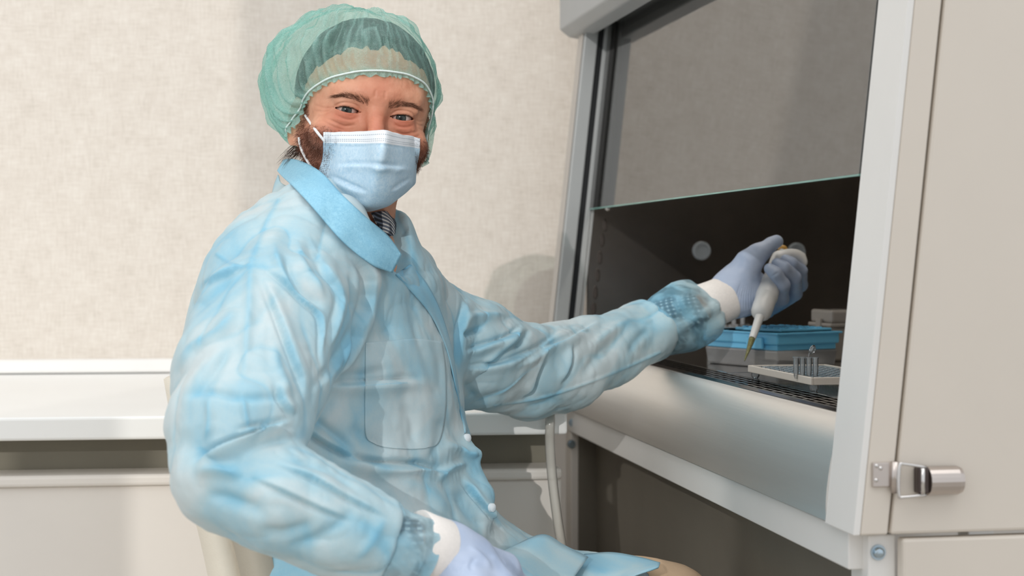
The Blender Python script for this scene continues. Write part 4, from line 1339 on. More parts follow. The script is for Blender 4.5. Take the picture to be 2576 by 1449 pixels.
hV = lstroke(hV, hN, [(-0.006, 0.016), (-0.0055, 0.026)], 0.0014, -0.0008)
hV = lstroke(hV, hN, [(0.006, 0.016), (0.0055, 0.026)], 0.0014, -0.0008)
# cut the openings, snapping the rim to the outline and rolling it in to the eyeball
keep = np.ones(len(hQ), bool)
for sx in (-1, 1):
    f = almond(hV[:, 0], hV[:, 2], sx)
    fr = (hV[:, 1] < -0.06) & (np.abs(hV[:, 0] - EC[sx][0]) < 0.016)
    ins = (f < 0) & fr
    keep &= ~ins[hQ].all(axis=1)
    rim = np.where(ins & np.isin(np.arange(len(hV)), hQ[keep]))[0]
    for _ in range(6):
        eps = 1e-4
        x, z = hV[rim, 0], hV[rim, 2]
        f0 = almond(x, z, sx)
        gx = (almond(x + eps, z, sx) - f0) / eps; gz = (almond(x, z + eps, sx) - f0) / eps
        g2 = gx * gx + gz * gz + 0.2
        hV[rim, 0] -= f0 * gx / g2; hV[rim, 2] -= f0 * gz / g2
    r = hV[rim] - EC[sx]
    xz = np.hypot(r[:, 0], r[:, 2])
    hV[rim, 1] = EC[sx][1] - np.sqrt(np.maximum((EB + 0.0002) ** 2 - np.minimum(xz, EB) ** 2, 0))
hQ = hQ[keep]
hN = vnormals(hV, hQ)
hV = hV + hN * (0.00018 * vnoise(hV, 700.0) + 0.0003 * vnoise(hV, 160.0))[:, None]
# region weights for the skin colours
lx, ly, lzv = hV[:, 0], hV[:, 1], hV[:, 2]
beard_w = np.clip((-0.018 - lzv) / 0.012, 0, 1) * np.clip((np.abs(lx) - 0.030 + np.clip(-0.05 - lzv, 0, 1) * 2) / 0.018, 0, 1) * np.clip((lzv + 0.128) / 0.02, 0, 1) * np.clip((0.001 - ly) / 0.01, 0, 1)
sideb = np.clip(1 - np.abs(ly + 0.018 + 0.1 * (lzv)) / 0.016, 0, 1) * np.clip((0.030 - lzv) / 0.02, 0, 1) * np.clip((lzv + 0.04) / 0.02, 0, 1) * (np.abs(lx) > 0.05)
beard_w = np.clip(np.maximum(beard_w, sideb), 0, 1) * np.where((lx > 0.0) & (lzv < -0.06), 0.0, 1.0)
red_w = np.exp(-((np.abs(lx) - 0.040) / 0.020) ** 2 - ((lzv + 0.034) / 0.022) ** 2) + np.exp(-(lx / 0.012) ** 2 - ((lzv + 0.022) / 0.022) ** 2) * 0.8 + 0.5 * np.exp(-((lx) / 0.03) ** 2 - ((lzv - 0.03) / 0.03) ** 2)
for sx in (-1, 1):
    red_w += 0.8 * np.exp(-((lx - EC[sx][0]) / 0.018) ** 2 - ((lzv + 0.006) / 0.008) ** 2)
red_w = np.clip(red_w * (ly < 0), 0, 1)

# ---- the body under the clothes, in one mesh with the head
Bd = Field((-0.44, 1.45, 0.0), (0.40, 2.42, 1.10), 0.0075)
Bd.add(torso_fn(0.80, 0.0), (-0.47, 1.6, 0.55), (0.1, 2.2, 1.10), 0.01)
Bd.chain(ch(near_arm[1:], -0.026), 0.03, 0.02)
Bd.chain([(NP(700, 760, 1.78), .05)] + ch(near_arm[1:2], -0.026), 0.03)
Bd.chain(ch(near_fore, -0.020) + [(NP(1080, 1378, 1.582), .020), (NP(1180, 1420, 1.61), .018)], 0.02)
Bd.chain(ch(far_arm, -0.022), 0.03, 0.02)
Bd.chain(ch(far_fore, -0.020) + [(NP(1760, 780, 2.315), .022), (NP(1850, 735, 2.335), .018)], 0.02)
hip_n, hip_f = NP(900, 1560, 1.80), NP(1000, 1545, 1.99)
kn_n, kn_f = np.array([0.12, 1.66, 0.50]), NP(1685, 1532, 2.03)
an_n, an_f = np.array([0.10, 1.62, 0.09]), np.array([0.17, 2.02, 0.09])
Bd.chain([(hip_n, .085), (kn_n, .052), (an_n, .036), (an_n + [0.10, -0.05, -0.05], .026)], 0.03)
Bd.chain([(hip_f, .085), (kn_f, .050), (an_f, .036), (an_f + [0.12, -0.03, -0.05], .026)], 0.03)
bV, bQ = Bd.mesh()
bV = smooth_mesh(bV, bQ, 3, 0.5)
def skin_mat():
    m, nt, b, out = nmat('skin')
    tc = nt.nodes.new('ShaderNodeTexCoord')
    rd = nt.nodes.new('ShaderNodeAttribute'); rd.attribute_name = 'redness'
    bd = nt.nodes.new('ShaderNodeAttribute'); bd.attribute_name = 'beard'
    n1 = N(nt, 'ShaderNodeTexNoise', Scale=60.0, Detail=5.0); n2 = N(nt, 'ShaderNodeTexNoise', Scale=900.0, Detail=3.0)
    for n in (n1, n2): nt.links.new(tc.outputs['Object'], n.inputs['Vector'])
    base = ramp(nt, n1.outputs['Fac'], [(0.3, srgb(204, 142, 112)), (0.7, srgb(222, 166, 136))])
    mx = nt.nodes.new('ShaderNodeMix'); mx.data_type = 'RGBA'
    mx.inputs['B'].default_value = (*srgb(188, 98, 74), 1)
    ml = nt.nodes.new('ShaderNodeMath'); ml.operation = 'MULTIPLY'; ml.inputs[1].default_value = 0.75
    nt.links.new(rd.outputs['Fac'], ml.inputs[0]); nt.links.new(ml.outputs[0], mx.inputs['Factor']); nt.links.new(base.outputs[0], mx.inputs['A'])
    m2 = nt.nodes.new('ShaderNodeMix'); m2.data_type = 'RGBA'
    m2.inputs['B'].default_value = (*srgb(142, 88, 68), 1)
    ml2 = nt.nodes.new('ShaderNodeMath'); ml2.operation = 'MULTIPLY'; ml2.inputs[1].default_value = 0.8
    nt.links.new(bd.outputs['Fac'], ml2.inputs[0]); nt.links.new(ml2.outputs[0], m2.inputs['Factor']); nt.links.new(mx.outputs['Result'], m2.inputs['A'])
    nt.links.new(m2.outputs['Result'], b.inputs['Base Color'])
    b.inputs['Roughness'].default_value = 0.48
    b.inputs['Specular IOR Level'].default_value = 0.4
    b.inputs['Subsurface Weight'].default_value = 0.12
    b.inputs['Subsurface Radius'].default_value = (0.008, 0.003, 0.0015)
    b.inputs['Subsurface Scale'].default_value = 0.5
    bp = N(nt, 'ShaderNodeBump', Strength=0.12, Distance=0.001)
    nt.links.new(n2.outputs['Fac'], bp.inputs['Height']); nt.links.new(bp.outputs[0], b.inputs['Normal'])
    return m
M['skin'] = skin_mat()
hVw = hw(hV)
body = pobj('body', np.concatenate([hVw, bV]), np.concatenate([hQ, bQ + len(hVw)]), M['skin'])
set_attr(body, 'redness', np.concatenate([red_w, np.zeros(len(bV))]))
set_attr(body, 'beard', np.concatenate([beard_w, np.zeros(len(bV))]))
hbvh = BVHTree.FromPolygons([Vector(v) for v in hV], [tuple(int(i) for i in q) for q in hQ])

# trousers and shoes
Tr = Field((-0.40, 1.50, 0.02), (0.36, 2.20, 0.72), 0.007)
Tr.chain([(hip_n, .094), (kn_n, .062), (an_n + [0, 0, 0.0], .052)], 0.03)
Tr.chain([(hip_f, .094), (NP(1600, 1525, 2.025), .062), (kn_f, .059), (an_f, .052)], 0.03)
Tr.ell((np.array(hip_n) + np.array(hip_f)) / 2, (0.15, 0.16, 0.11), 0.05)
tV, tQ = Tr.mesh(); tV = smooth_mesh(tV, tQ, 2, 0.5)
tN = vnormals(tV, tQ); tV = tV + tN * (0.002 * vnoise(tV, 18.0))[:, None]
pobj('trousers', tV, tQ, M['trouser'])['label'] = 'beige cotton trousers'
for an in (an_n, an_f):
    Sh = Field(an + [-0.09, -0.13, -0.095], an + [0.24, 0.10, 0.06], 0.005)
    Sh.chain([(an + [0.0, 0, -0.045], .038), (an + [0.08, -0.03, -0.052], .034), (an + [0.15, -0.05, -0.060], .028)], 0.01)
    sl_, X_, Y_, Z_ = Sh.region(Sh.lo, Sh.lo + Sh.h * Sh.n)
    Sh.D = np.maximum(Sh.D, (0.003 - (Sh.ax[2]))[None, None, :])
    v, q = Sh.mesh()
    pobj('shoe', smooth_mesh(v, q, 1, 0.4), q, M['shoe'])
# white pocket lining showing beside the knee
wl = [PT((1560, 1462, 1.935), (1575, 1452, 1.945), (1596, 1437, 1.955)), PT((1600, 1466, 1.935), (1612, 1455, 1.945), (1618, 1437, 1.955)), PT((1636, 1470, 1.94), (1634, 1458, 1.95), (1630, 1444, 1.96))]
o = gsheet('pocket_lining', wl, M['snap'], 0.0015, 5, 5); o.parent = person

# ---- eyes
def eye_mat():
    m, nt, b, out = nmat('eye')
    tc = nt.nodes.new('ShaderNodeTexCoord')
    sp = nt.nodes.new('ShaderNodeSeparateXYZ'); nt.links.new(tc.outputs['Object'], sp.inputs[0])
    ln = nt.nodes.new('ShaderNodeVectorMath'); ln.operation = 'MULTIPLY'; ln.inputs[1].default_value = (1, 0, 1)
    nt.links.new(tc.outputs['Object'], ln.inputs[0])
    l2 = nt.nodes.new('ShaderNodeVectorMath'); l2.operation = 'LENGTH'; nt.links.new(ln.outputs[0], l2.inputs[0])
    nz = N(nt, 'ShaderNodeTexNoise', Scale=900.0, Detail=2.0); nt.links.new(tc.outputs['Object'], nz.inputs['Vector'])
    ad = nt.nodes.new('ShaderNodeMath'); ad.operation = 'MULTIPLY_ADD'; ad.inputs[1].default_value = 0.0008
    nt.links.new(nz.outputs['Fac'], ad.inputs[0]); nt.links.new(l2.outputs['Value'], ad.inputs[2])
    sc = nt.nodes.new('ShaderNodeMath'); sc.operation = 'MULTIPLY'; sc.inputs[1].default_value = 100.0
    nt.links.new(ad.outputs[0], sc.inputs[0])
    r = ramp(nt, sc.outputs[0], [(0.0, (0.004, 0.004, 0.005)), (0.20, (0.006, 0.006, 0.007)), (0.25, srgb(52, 58, 55)), (0.50, srgb(66, 74, 70)), (0.60, srgb(26, 30, 30)), (0.66, srgb(200, 184, 176)), (1.0, srgb(188, 160, 150))])
    nt.links.new(r.outputs[0], b.inputs['Base Color'])
    b.inputs['Roughness'].default_value = 0.16
    b.inputs['Specular IOR Level'].default_value = 0.35
    return m
M['eye'] = eye_mat()
for sx in (-1, 1):
    c = hw(EC[sx])[0]
    vs_, fs = [], []
    nu, nv = 40, 24
    for i in range(nv + 1):
        th = math.pi * i / nv
        for k in range(nu):
            ph = 2 * math.pi * k / nu
            r = EB + (0.0005 * max(0, 1 - (math.sin(th) * EB / 0.0062) ** 2) if i < nv / 2 else 0)
            vs_.append((r * math.sin(th) * math.cos(ph), -r * math.cos(th), r * math.sin(th) * math.sin(ph)))
    for i in range(nv):
        for k in range(nu):
            fs.append((i * nu + k, i * nu + (k + 1) % nu, (i + 1) * nu + (k + 1) % nu, (i + 1) * nu + k))
    o = mobj('eye', vs_, fs, M['eye'], person, True)
    recalc(o)
    o.location = c - PB
    look = Vector((0, 0, H)) - Vector(c)
    yaw = math.atan2(look.x, -look.y); pit = math.atan2(look.z, math.hypot(look.x, look.y))
    o.rotation_euler = (-pit, 0, yaw + 0.01)

# ---- brows, lashes, beard, hair
M['hair'] = plain('hair_brown', srgb(74, 52, 40), 0.5, var=0.3, nscale=200, spec=0.4)
M['brow'] = plain('brow_brown', srgb(112, 76, 58), 0.6, var=0.3, nscale=200, spec=0.2)
M['hair_dark'] = plain('hair_dark', srgb(46, 40, 36), 0.55, var=0.4, nscale=120, bump=0.6, bscale=500, stretch=(1, 1, 0.25), spec=0.4)
M['beard'] = plain('beard_red', srgb(104, 62, 44), 0.55, var=0.35, nscale=200, spec=0.3)
def strands(name, roots, tips_fn, rad, mat, seg=3):
    V, Q = [], []
    for r in roots:
        pts = tips_fn(r)
        n = len(pts)
        tan = pts[-1] - pts[0]; tan = tan / (np.linalg.norm(tan) + 1e-9)
        u = np.cross(tan, [0.3, 0.9, 0.2]); u /= np.linalg.norm(u) + 1e-9; w = np.cross(tan, u)
        b0 = len(V)
        for i, p in enumerate(pts):
            rr = rad * (1 - 0.85 * i / (n - 1))
            for k in range(3):
                an = 2 * math.pi * k / 3
                V.append(p + rr * (math.cos(an) * u + math.sin(an) * w))
        for i in range(n - 1):
            for k in range(3):
                Q.append((b0 + i * 3 + k, b0 + i * 3 + (k + 1) % 3, b0 + (i + 1) * 3 + (k + 1) % 3, b0 + (i + 1) * 3 + k))
    o = pobj(name, hw(np.array(V)), np.array(Q), mat)
    o['kind'] = 'stuff'
    return o
def on_face(x, z):
    loc, nrm, i, d = hbvh.ray_cast(Vector((x, -0.2, z)), Vector((0, 1, 0)))
    return (np.array(loc), np.array(nrm)) if loc is not None else (None, None)
for sx in (-1, 1):
    roots = []
    for k in range(330):
        u = rng.random()
        x = 0.0105 + 0.0400 * u
        zc = 0.0090 + 0.0060 * math.sin(min(1, u * 1.25) * 1.65) - 0.003 * max(0, u - 0.72) / 0.28
        hwid = 0.0028 * (1 - u) ** 0.5 + 0.0008
        z = zc + (rng.random() * 2 - 1) * hwid
        p, n_ = on_face(sx * x, z)
        if p is not None: roots.append((p, n_, u))
    def tip(r):
        p, n_, u = r
        d = np.array([sx * (0.35 + 0.9 * u), -0.1, 0.85 - 1.25 * u]) + rng.normal(0, 0.18, 3); d /= np.linalg.norm(d)
        L = 0.0065 * (0.7 + 0.5 * rng.random())
        return [p - n_ * 0.0003, p + d * L * 0.5 + n_ * 0.0010, p + d * L + n_ * 0.0004]
    strands('eyebrow', roots, tip, 0.00015, M['brow'])
    roots = []
    for k in range(110):
        u = rng.random() * 1.9 - 0.95
        X = EC[sx][0] + sx * u * 0.0146; Z = EC[sx][2] + 0.0029 * (1 - abs(u) ** 2.2) + 0.0006 * u + 0.0001
        rr = math.sqrt(max(EB ** 2 - (X - EC[sx][0]) ** 2 - (Z - EC[sx][2]) ** 2, 0))
        roots.append((np.array([X, EC[sx][1] - rr - 0.0005, Z]), u))
    strands('eyelashes', roots, lambda r: [r[0], r[0] + np.array([sx * 0.0008 * r[1], -0.0022, -0.0004]), r[0] + np.array([sx * 0.0022 * (r[1] + 0.2), -0.0042, 0.0008])], 0.00019, M['hair_dark'])
# beard on both jaws
fc = hV[hQ].mean(axis=1)
bw = beard_w[hQ].mean(axis=1)
cand = np.where((bw > 0.25) & ((fc[:, 0] < -0.02) | ((fc[:, 0] > 0.046) & (fc[:, 2] > -0.055))) & (fc[:, 2] > -0.10))[0]
pick = rng.choice(cand, 4600, p=(bw[cand] / bw[cand].sum()))
hNn = vnormals(hV, hQ)
roots = [(fc[i] + rng.normal(0, 0.0006, 3), hNn[hQ[i][0]]) for i in pick]
def btip(r):
    p, n_ = r
    d = np.array([0, 0.15, -0.8]) + n_ * 0.35 + rng.normal(0, 0.38, 3)
    d -= n_ * min(0, float(np.dot(d, n_))) ; d /= np.linalg.norm(d)
    L = 0.0065 * (0.5 + 0.8 * rng.random())
    e = rng.normal(0, 0.0009, 3)
    return [p - n_ * 0.0004, p + d * L * 0.5 + n_ * 0.0010 + e, p + d * L + n_ * 0.0004]
strands('beard', roots, btip, 0.00017, M['beard'])
# hair: a close cap of hair over the skull, showing through the net cap
hi, hj = 40, 96
GV = []
for i in range(hi + 1):
    for j in range(hj):
        a = 2 * math.pi * j / hj
        fr_ = 0.5 + 0.5 * math.cos(a)                       # 1 at the forehead
        zlow = -0.055 + 0.126 * fr_ ** 1.1 + 0.004 * math.sin(9 * a) + 0.003 * math.sin(23 * a + 1) + 0.0025 * math.sin(41 * a)
        b0 = math.asin(max(-0.95, min(0.95, (zlow - 0.030) / 0.080)))
        be = b0 + (math.pi / 2 - b0) * i / hi
        d = np.array([math.sin(a) * math.cos(be), -math.cos(a) * math.cos(be), math.sin(be)])
        GV.append(d)
GV = np.array(GV)
hv = np.array([0, 0.012, 0.030]) + GV * np.array([0.0745, 0.096, 0.080]) * 1.0
edge = np.repeat(np.clip(np.arange(hi + 1) / 6.0, 0, 1), hj)
hv = hv + GV * ((0.0015 + 0.0055 * edge) + 0.0018 * np.abs(vnoise(hv * np.array([1, 1, .4]), 120.0)))[:, None]
fq = []
for i in range(hi):
    for j in range(hj):
        fq.append((i * hj + j, i * hj + (j + 1) % hj, (i + 1) * hj + (j + 1) % hj, (i + 1) * hj + j))
pobj('hair', hw(hv), np.array(fq), M['hair_dark'])
roots = [(np.array([-0.056 - 0.012 * rng.random(), 0.045 + 0.012 * rng.random(), -0.035 - 0.01 * rng.random()]),) for k in range(90)]
def ntip(r):
    p = r[0]; L = 0.020 + 0.014 * rng.random()
    o = np.array([-0.25 - 0.5 * rng.random(), 0.1, -0.85]); o /= np.linalg.norm(o)
    return [p, p + o * L * 0.5 + np.array([-0.002, 0, 0]), p + o * L + np.array([-0.005 * rng.random(), 0, 0])]
strands('nape_hair', roots, ntip, 0.0003, M['hair'])

# ---- hair cap
def cap_mat():
    m, nt, b, out = nmat('cap_fabric')
    tc = nt.nodes.new('ShaderNodeTexCoord')
    at = nt.nodes.new('ShaderNodeAttribute'); at.attribute_name = 'fold'
    n2 = N(nt, 'ShaderNodeTexNoise', Scale=500.0, Detail=4.0, Distortion=2.0); nt.links.new(tc.outputs['Object'], n2.inputs['Vector'])
    r = ramp(nt, n2.outputs['Fac'], [(0.3, srgb(138, 202, 190)), (0.7, srgb(196, 230, 222))])
    nt.links.new(r.outputs[0], b.inputs['Base Color'])
    b.inputs['Roughness'].default_value = 0.5
    tl = nt.nodes.new('ShaderNodeBsdfTranslucent'); nt.links.new(r.outputs[0], tl.inputs[0])
    mx = N(nt, 'ShaderNodeMixShader', Fac=0.3); nt.links.new(b.outputs[0], mx.inputs[1]); nt.links.new(tl.outputs[0], mx.inputs[2])
    tp = N(nt, 'ShaderNodeBsdfTransparent', Color=(0.86, 0.97, 0.94, 1))
    a1 = nt.nodes.new('ShaderNodeMath'); a1.operation = 'MULTIPLY_ADD'; a1.inputs[1].default_value = 0.45; a1.inputs[2].default_value = 0.15
    nt.links.new(at.outputs['Fac'], a1.inputs[0])
    a2 = nt.nodes.new('ShaderNodeMath'); a2.operation = 'MULTIPLY_ADD'; a2.inputs[1].default_value = 0.22
    nt.links.new(n2.outputs['Fac'], a2.inputs[0]); nt.links.new(a1.outputs[0], a2.inputs[2])
    m2 = nt.nodes.new('ShaderNodeMixShader')
    nt.links.new(a2.outputs[0], m2.inputs[0]); nt.links.new(tp.outputs[0], m2.inputs[1]); nt.links.new(mx.outputs[0], m2.inputs[2])
    nt.links.new(m2.outputs[0], out.inputs[0])
    return m
M['cap'] = cap_mat()
M['elastic'] = plain('elastic_white', srgb(225, 238, 234), 0.7, var=0.08, nscale=400)
def brim_z(a):
    """height of the elastic around the head; a=0 front, + to the picture's right (degrees)"""
    A_ = [-180, -130, -105, -88, -72, -55, -35, -15, 0, 18, 36, 52, 66, 80, 95, 110, 135, 180]
    Z_ = [-.050, -.046, -.036, -.014, .006, .018, .033, .044, .048, .049, .043, .026, -.004, -.030, -.042, -.046, -.048, -.050]
    return np.interp(a, A_, Z_)
na, nb = 420, 46
ang = np.linspace(-math.pi, math.pi, na, endpoint=False)
brim = []
for a in ang:
    z = float(brim_z(math.degrees(a)))
    o_ = Vector((0, 0.005, z)); d = Vector((math.sin(a), -math.cos(a), 0))
    hit = None
    loc, nrm, i, dist = hbvh.ray_cast(o_ + d * 0.2, -d)
    q = np.array(loc) if loc is not None else np.array(o_ + d * 0.08)
    brim.append(q + np.array(d) * 0.0025)
brim = np.array(brim)
# even out the ear bumps
for _ in range(30):
    brim = 0.5 * brim + 0.25 * (np.roll(brim, 1, 0) + np.roll(brim, -1, 0))
CC = np.array([-0.010, 0.034, 0.030]); CR = np.array([0.108, 0.130, 0.100])
capV = np.zeros((nb, na, 3)); capF = np.zeros((nb, na))
ph1 = np.interp(ang, np.linspace(-math.pi, math.pi, 40), rng.random(40) * 5)
knot = np.exp(-((np.degrees(ang) + 84) / 16) ** 2)
for i in range(nb):
    s = i / (nb - 1)
    for j, a in enumerate(ang):
        bd_ = brim[j] - CC
        be0 = math.atan2(bd_[2] / CR[2], math.hypot(bd_[0] / CR[0], bd_[1] / CR[1]))
        be = be0 + (math.pi / 2 - be0) * s
        d = np.array([math.sin(a) * math.cos(be), -math.cos(a) * math.cos(be), math.sin(be)])
        # side away from the camera bulges low, the front stays close to the forehead
        frontness = max(0, math.cos(a))
        rr = CR * (1 - 0.05 * frontness * math.cos(be)) * np.array([1 - 0.10 * (d[0] > 0) * abs(d[0]), 1, 1])
        e = CC + d * rr
        w = 1 - (1 - min(1, s / 0.42)) ** 2.4
        p = brim[j] * (1 - w) + e * w
        pl = math.sin(46 * a + ph1[j] + 1.2 * math.sin(3 * s * 6 + a * 5)); pl2 = math.sin(19 * a + 2 * ph1[j] + 3 * s)
        am = 0.0032 * (1 - s) ** 1.2 * min(1, s * 9 + 0.35) + 0.0045 * knot[j] * math.exp(-(s / 0.35) ** 2)
        capV[i, j] = p + d * (am * pl + 0.0030 * pl2 * math.sin(math.pi * min(1, s * 1.2)) * (1 - 0.6 * s))
        capF[i, j] = np.clip(0.75 * math.exp(-(s / 0.07) ** 2) + 0.30 * max(0, pl) * (1 - s) + 0.7 * knot[j] * math.exp(-(s / 0.4) ** 2), 0, 1)
cv = capV.reshape(-1, 3)
dn = (cv - CC); dn /= np.linalg.norm(dn, axis=1, keepdims=True)
lvl = np.repeat(np.linspace(0, 1, nb), na)
cv = cv + dn * ((0.010 * (np.abs(vnoise(cv, 26.0)) - 0.25) + 0.005 * (np.abs(vnoise(cv + 5, 60.0)) - .25)) * np.clip(lvl * 4, 0.1, 1))[:, None]
u_ = (cv - np.array([0, 0.012, 0.030])) / np.array([0.083, 0.106, 0.090])
ul = np.linalg.norm(u_, axis=1)
push = np.where(lvl > 0.3, np.maximum(1.04 / ul, 1.0), 1.0)
hc_ = np.array([0, 0.012, 0.030])
cv = hc_ + (cv - hc_) * push[:, None]
for i in range(na, int(nb * 0.75) * na):
    d = cv[i] - hc_; L = np.linalg.norm(d); d /= L
    loc, nrm, k_, dist = hbvh.ray_cast(Vector(hc_ + d * 0.2), Vector(-d))
    if loc is not None:
        need = 0.2 - dist + 0.0035 + 0.0045 * min(1, lvl[i] / 0.2)
        if L < need: cv[i] = hc_ + d * need
am_ = np.tile(ang, nb)
mer = np.stack([np.sin(am_) * 0.1, np.cos(am_) * 0.1, lvl * 0.035], 1)
wrk = np.clip(1 - np.abs(vnoise(mer + 0.004 * np.stack([vnoise(cv, 40.0)] * 3, 1) + 2, 75.0)) * 5, 0, 1) * 0.45 + np.clip(1 - np.abs(vnoise(mer + 5, 160.0)) * 4, 0, 1) * 0.3
cv = cv + dn * (0.0022 * wrk * np.clip(lvl * 3, 0, 1) * (1 - 0.5 * lvl))[:, None]
capF = np.clip(capF + (wrk * np.clip(lvl * 3, 0, 1)).reshape(capF.shape), 0, 1)
# frill below the elastic
fr_rows = 5
fv = np.zeros((fr_rows, na, 3))
for i in range(fr_rows):
    u = (i + 1) / fr_rows
    for j, a in enumerate(ang):
        d = np.array([math.sin(a), -math.cos(a), 0])
        t_ = brim[(j + 1) % na] - brim[j - 1]; t_ /= np.linalg.norm(t_)
        dwn = np.cross(t_, d); dwn /= np.linalg.norm(dwn)
        if dwn[2] > 0: dwn = -dwn
        fv[i, j] = brim[j] + dwn * u * (0.0058 + 0.0016 * math.sin(37 * a + ph1[j] * 3)) * (1 + 1.6 * knot[j]) + d * (0.0022 * math.sin(70 * a + ph1[j]) * u + 0.001 + 0.0014 * u)
allV = np.concatenate([fv[::-1].reshape(-1, 3), cv]); allF = np.concatenate([np.full(fr_rows * na, 0.85), capF.ravel()])
R_ = fr_rows + nb
cq = []
for i in range(R_ - 1):
    b0 = np.arange(na); b1 = (b0 + 1) % na
    cq.append(np.stack([i * na + b0, i * na + b1, (i + 1) * na + b1, (i + 1) * na + b0], 1))
cap = pobj('hair_cap', hw(allV), np.concatenate(cq), M['cap'])
cap['label'] = 'mint green see-through bouffant cap'
set_attr(cap, 'fold', allF)
d_ = np.stack([np.sin(ang), -np.cos(ang), np.zeros(na)], 1)
eb = brim + d_ * 0.0028
v, f = tube_geo(np.concatenate([eb, eb[:2]]), 0.0011, 6)
o = pobj('elastic_band', hw(np.array(v)), [q for q in f if len(q) == 4], M['elastic'], cap)

# ---- face mask
def mask_mat():
    m, nt, b, out = nmat('mask_fabric')
    uv = nt.nodes.new('ShaderNodeAttribute'); uv.attribute_name = 'mu'
    vv = nt.nodes.new('ShaderNodeAttribute'); vv.attribute_name = 'mv'
    def math_(op, a, b_=None, c=None):
        n = nt.nodes.new('ShaderNodeMath'); n.operation = op
        for i, x in enumerate((a, b_, c)):
            if x is None: continue
            if isinstance(x, (int, float)): n.inputs[i].default_value = x
            else: nt.links.new(x, n.inputs[i])
        return n.outputs[0]
    U, Vv = uv.outputs['Fac'], vv.outputs['Fac']
    tc = nt.nodes.new('ShaderNodeTexCoord')
    nz = N(nt, 'ShaderNodeTexNoise', Scale=300.0, Detail=4.0, Distortion=1.0); nt.links.new(tc.outputs['Object'], nz.inputs['Vector'])
    blue = ramp(nt, nz.outputs['Fac'], [(0.3, srgb(176, 208, 228)), (0.7, srgb(208, 228, 240))])
    mx = nt.nodes.new('ShaderNodeMix'); mx.data_type = 'RGBA'
    mx.inputs['B'].default_value = (*srgb(236, 240, 244), 1)
    nt.links.new(math_('LESS_THAN', Vv, 0.155), mx.inputs['Factor']); nt.links.new(blue.outputs[0], mx.inputs['A'])
    # rows of embossed stitch dots
    du = math_('LESS_THAN', math_('ABSOLUTE', math_('SUBTRACT', math_('FRACT', math_('MULTIPLY', U, 62.0)), 0.5)), 0.24)
    rows = None
    for v0 in (0.050, 0.105, 0.128):
        r_ = math_('LESS_THAN', math_('ABSOLUTE', math_('SUBTRACT', Vv, v0)), 0.0045)
        rows = r_ if rows is None else math_('MAXIMUM', rows, r_)
    d1 = math_('MULTIPLY', du, rows)
    dv = math_('LESS_THAN', math_('ABSOLUTE', math_('SUBTRACT', math_('FRACT', math_('MULTIPLY', Vv, 46.0)), 0.5)), 0.2)
    cu = math_('LESS_THAN', math_('ABSOLUTE', math_('SUBTRACT', math_('FRACT', math_('MULTIPLY', U, 62.0)), 0.5)), 0.2)
    side = math_('MAXIMUM', math_('MULTIPLY', math_('LESS_THAN', U, 0.075), math_('GREATER_THAN', U, 0.012)), math_('MULTIPLY', math_('GREATER_THAN', U, 0.925), math_('LESS_THAN', U, 0.988)))
    d2 = math_('MULTIPLY', math_('MULTIPLY', dv, cu), side)
    dots = math_('MAXIMUM', d1, d2)
    m2 = nt.nodes.new('ShaderNodeMix'); m2.data_type = 'RGBA'
    m2.inputs['B'].default_value = (*srgb(120, 138, 152), 1)
    nt.links.new(dots, m2.inputs['Factor']); nt.links.new(mx.outputs['Result'], m2.inputs['A'])
    nt.links.new(m2.outputs['Result'], b.inputs['Base Color'])
    b.inputs['Roughness'].default_value = 0.6
    b.inputs['Specular IOR Level'].default_value = 0.25
    bp = N(nt, 'ShaderNodeBump', Strength=0.08, Distance=0.001); nt.links.new(nz.outputs['Fac'], bp.inputs['Height']); nt.links.new(bp.outputs[0], b.inputs['Normal'])
    return m
M['mask'] = mask_mat()
mk = [
 PT((815, 333, 1.868), (858, 332, 1.836), (912, 331, 1.804), (963, 328, 1.765), (998, 336, 1.800), (1030, 342, 1.840), (1056, 348, 1.892)),
 PT((815, 362, 1.866), (858, 363, 1.830), (913, 364, 1.796), (961, 364, 1.752), (1000, 369, 1.792), (1031, 372, 1.836), (1055, 376, 1.888)),
 PT((813, 398, 1.866), (857, 400, 1.826), (912, 402, 1.790), (956, 404, 1.752), (999, 406, 1.788), (1031, 405, 1.832), (1050, 404, 1.884)),
 PT((802, 432, 1.868), (850, 442, 1.826), (908, 448, 1.790), (950, 450, 1.764), (996, 448, 1.786), (1028, 441, 1.832), (1047, 432, 1.884)),
 PT((797, 444, 1.872), (848, 474, 1.832), (902, 488, 1.800), (942, 491, 1.778), (988, 486, 1.794), (1024, 470, 1.838), (1046, 452, 1.884)),
 PT((797, 450, 1.876), (850, 492, 1.842), (898, 514, 1.815), (936, 520, 1.800), (980, 510, 1.812), (1020, 483, 1.850), (1045, 460, 1.888)),
 PT((800, 452, 1.884), (855, 497, 1.862), (898, 524, 1.850), (930, 531, 1.845), (975, 518, 1.850), (1016, 488, 1.868), (1043, 463, 1.892)),
]
MG = resample_grid(mk, 16, 16)
ni, nj = MG.shape[:2]
V, Q = sheet_geo(MG, 0.0014)
mN = vnormals(V, Q)
flip = (mN[:ni * nj] @ np.array([0, -1, 0])).mean() < 0
if flip:
    Q = Q[:, ::-1]; mN = -mN
V2, _f = sculpt(V, mN, [
 ([(1036, 429), (987, 419), (940, 415), (885, 414), (832, 420)], 7, .0034, 's'),
 ([(929, 488), (868, 463), (827, 441)], 7, .0038, 's'),
 ([(1036, 447), (1012, 463), (984, 484)], 6, .0034, 's'),
 ([(1040, 432), (1012, 424), (984, 437)], 7, .0022, 'r'),
 ([(968, 372), (950, 430), (934, 490)], 12, .0016, 'r'),
 ([(820, 365), (900, 366), (962, 362), (1050, 378)], 4, .0008, 's'),
 ([(860, 350), (905, 348)], 6, .0005, 'r'),
])
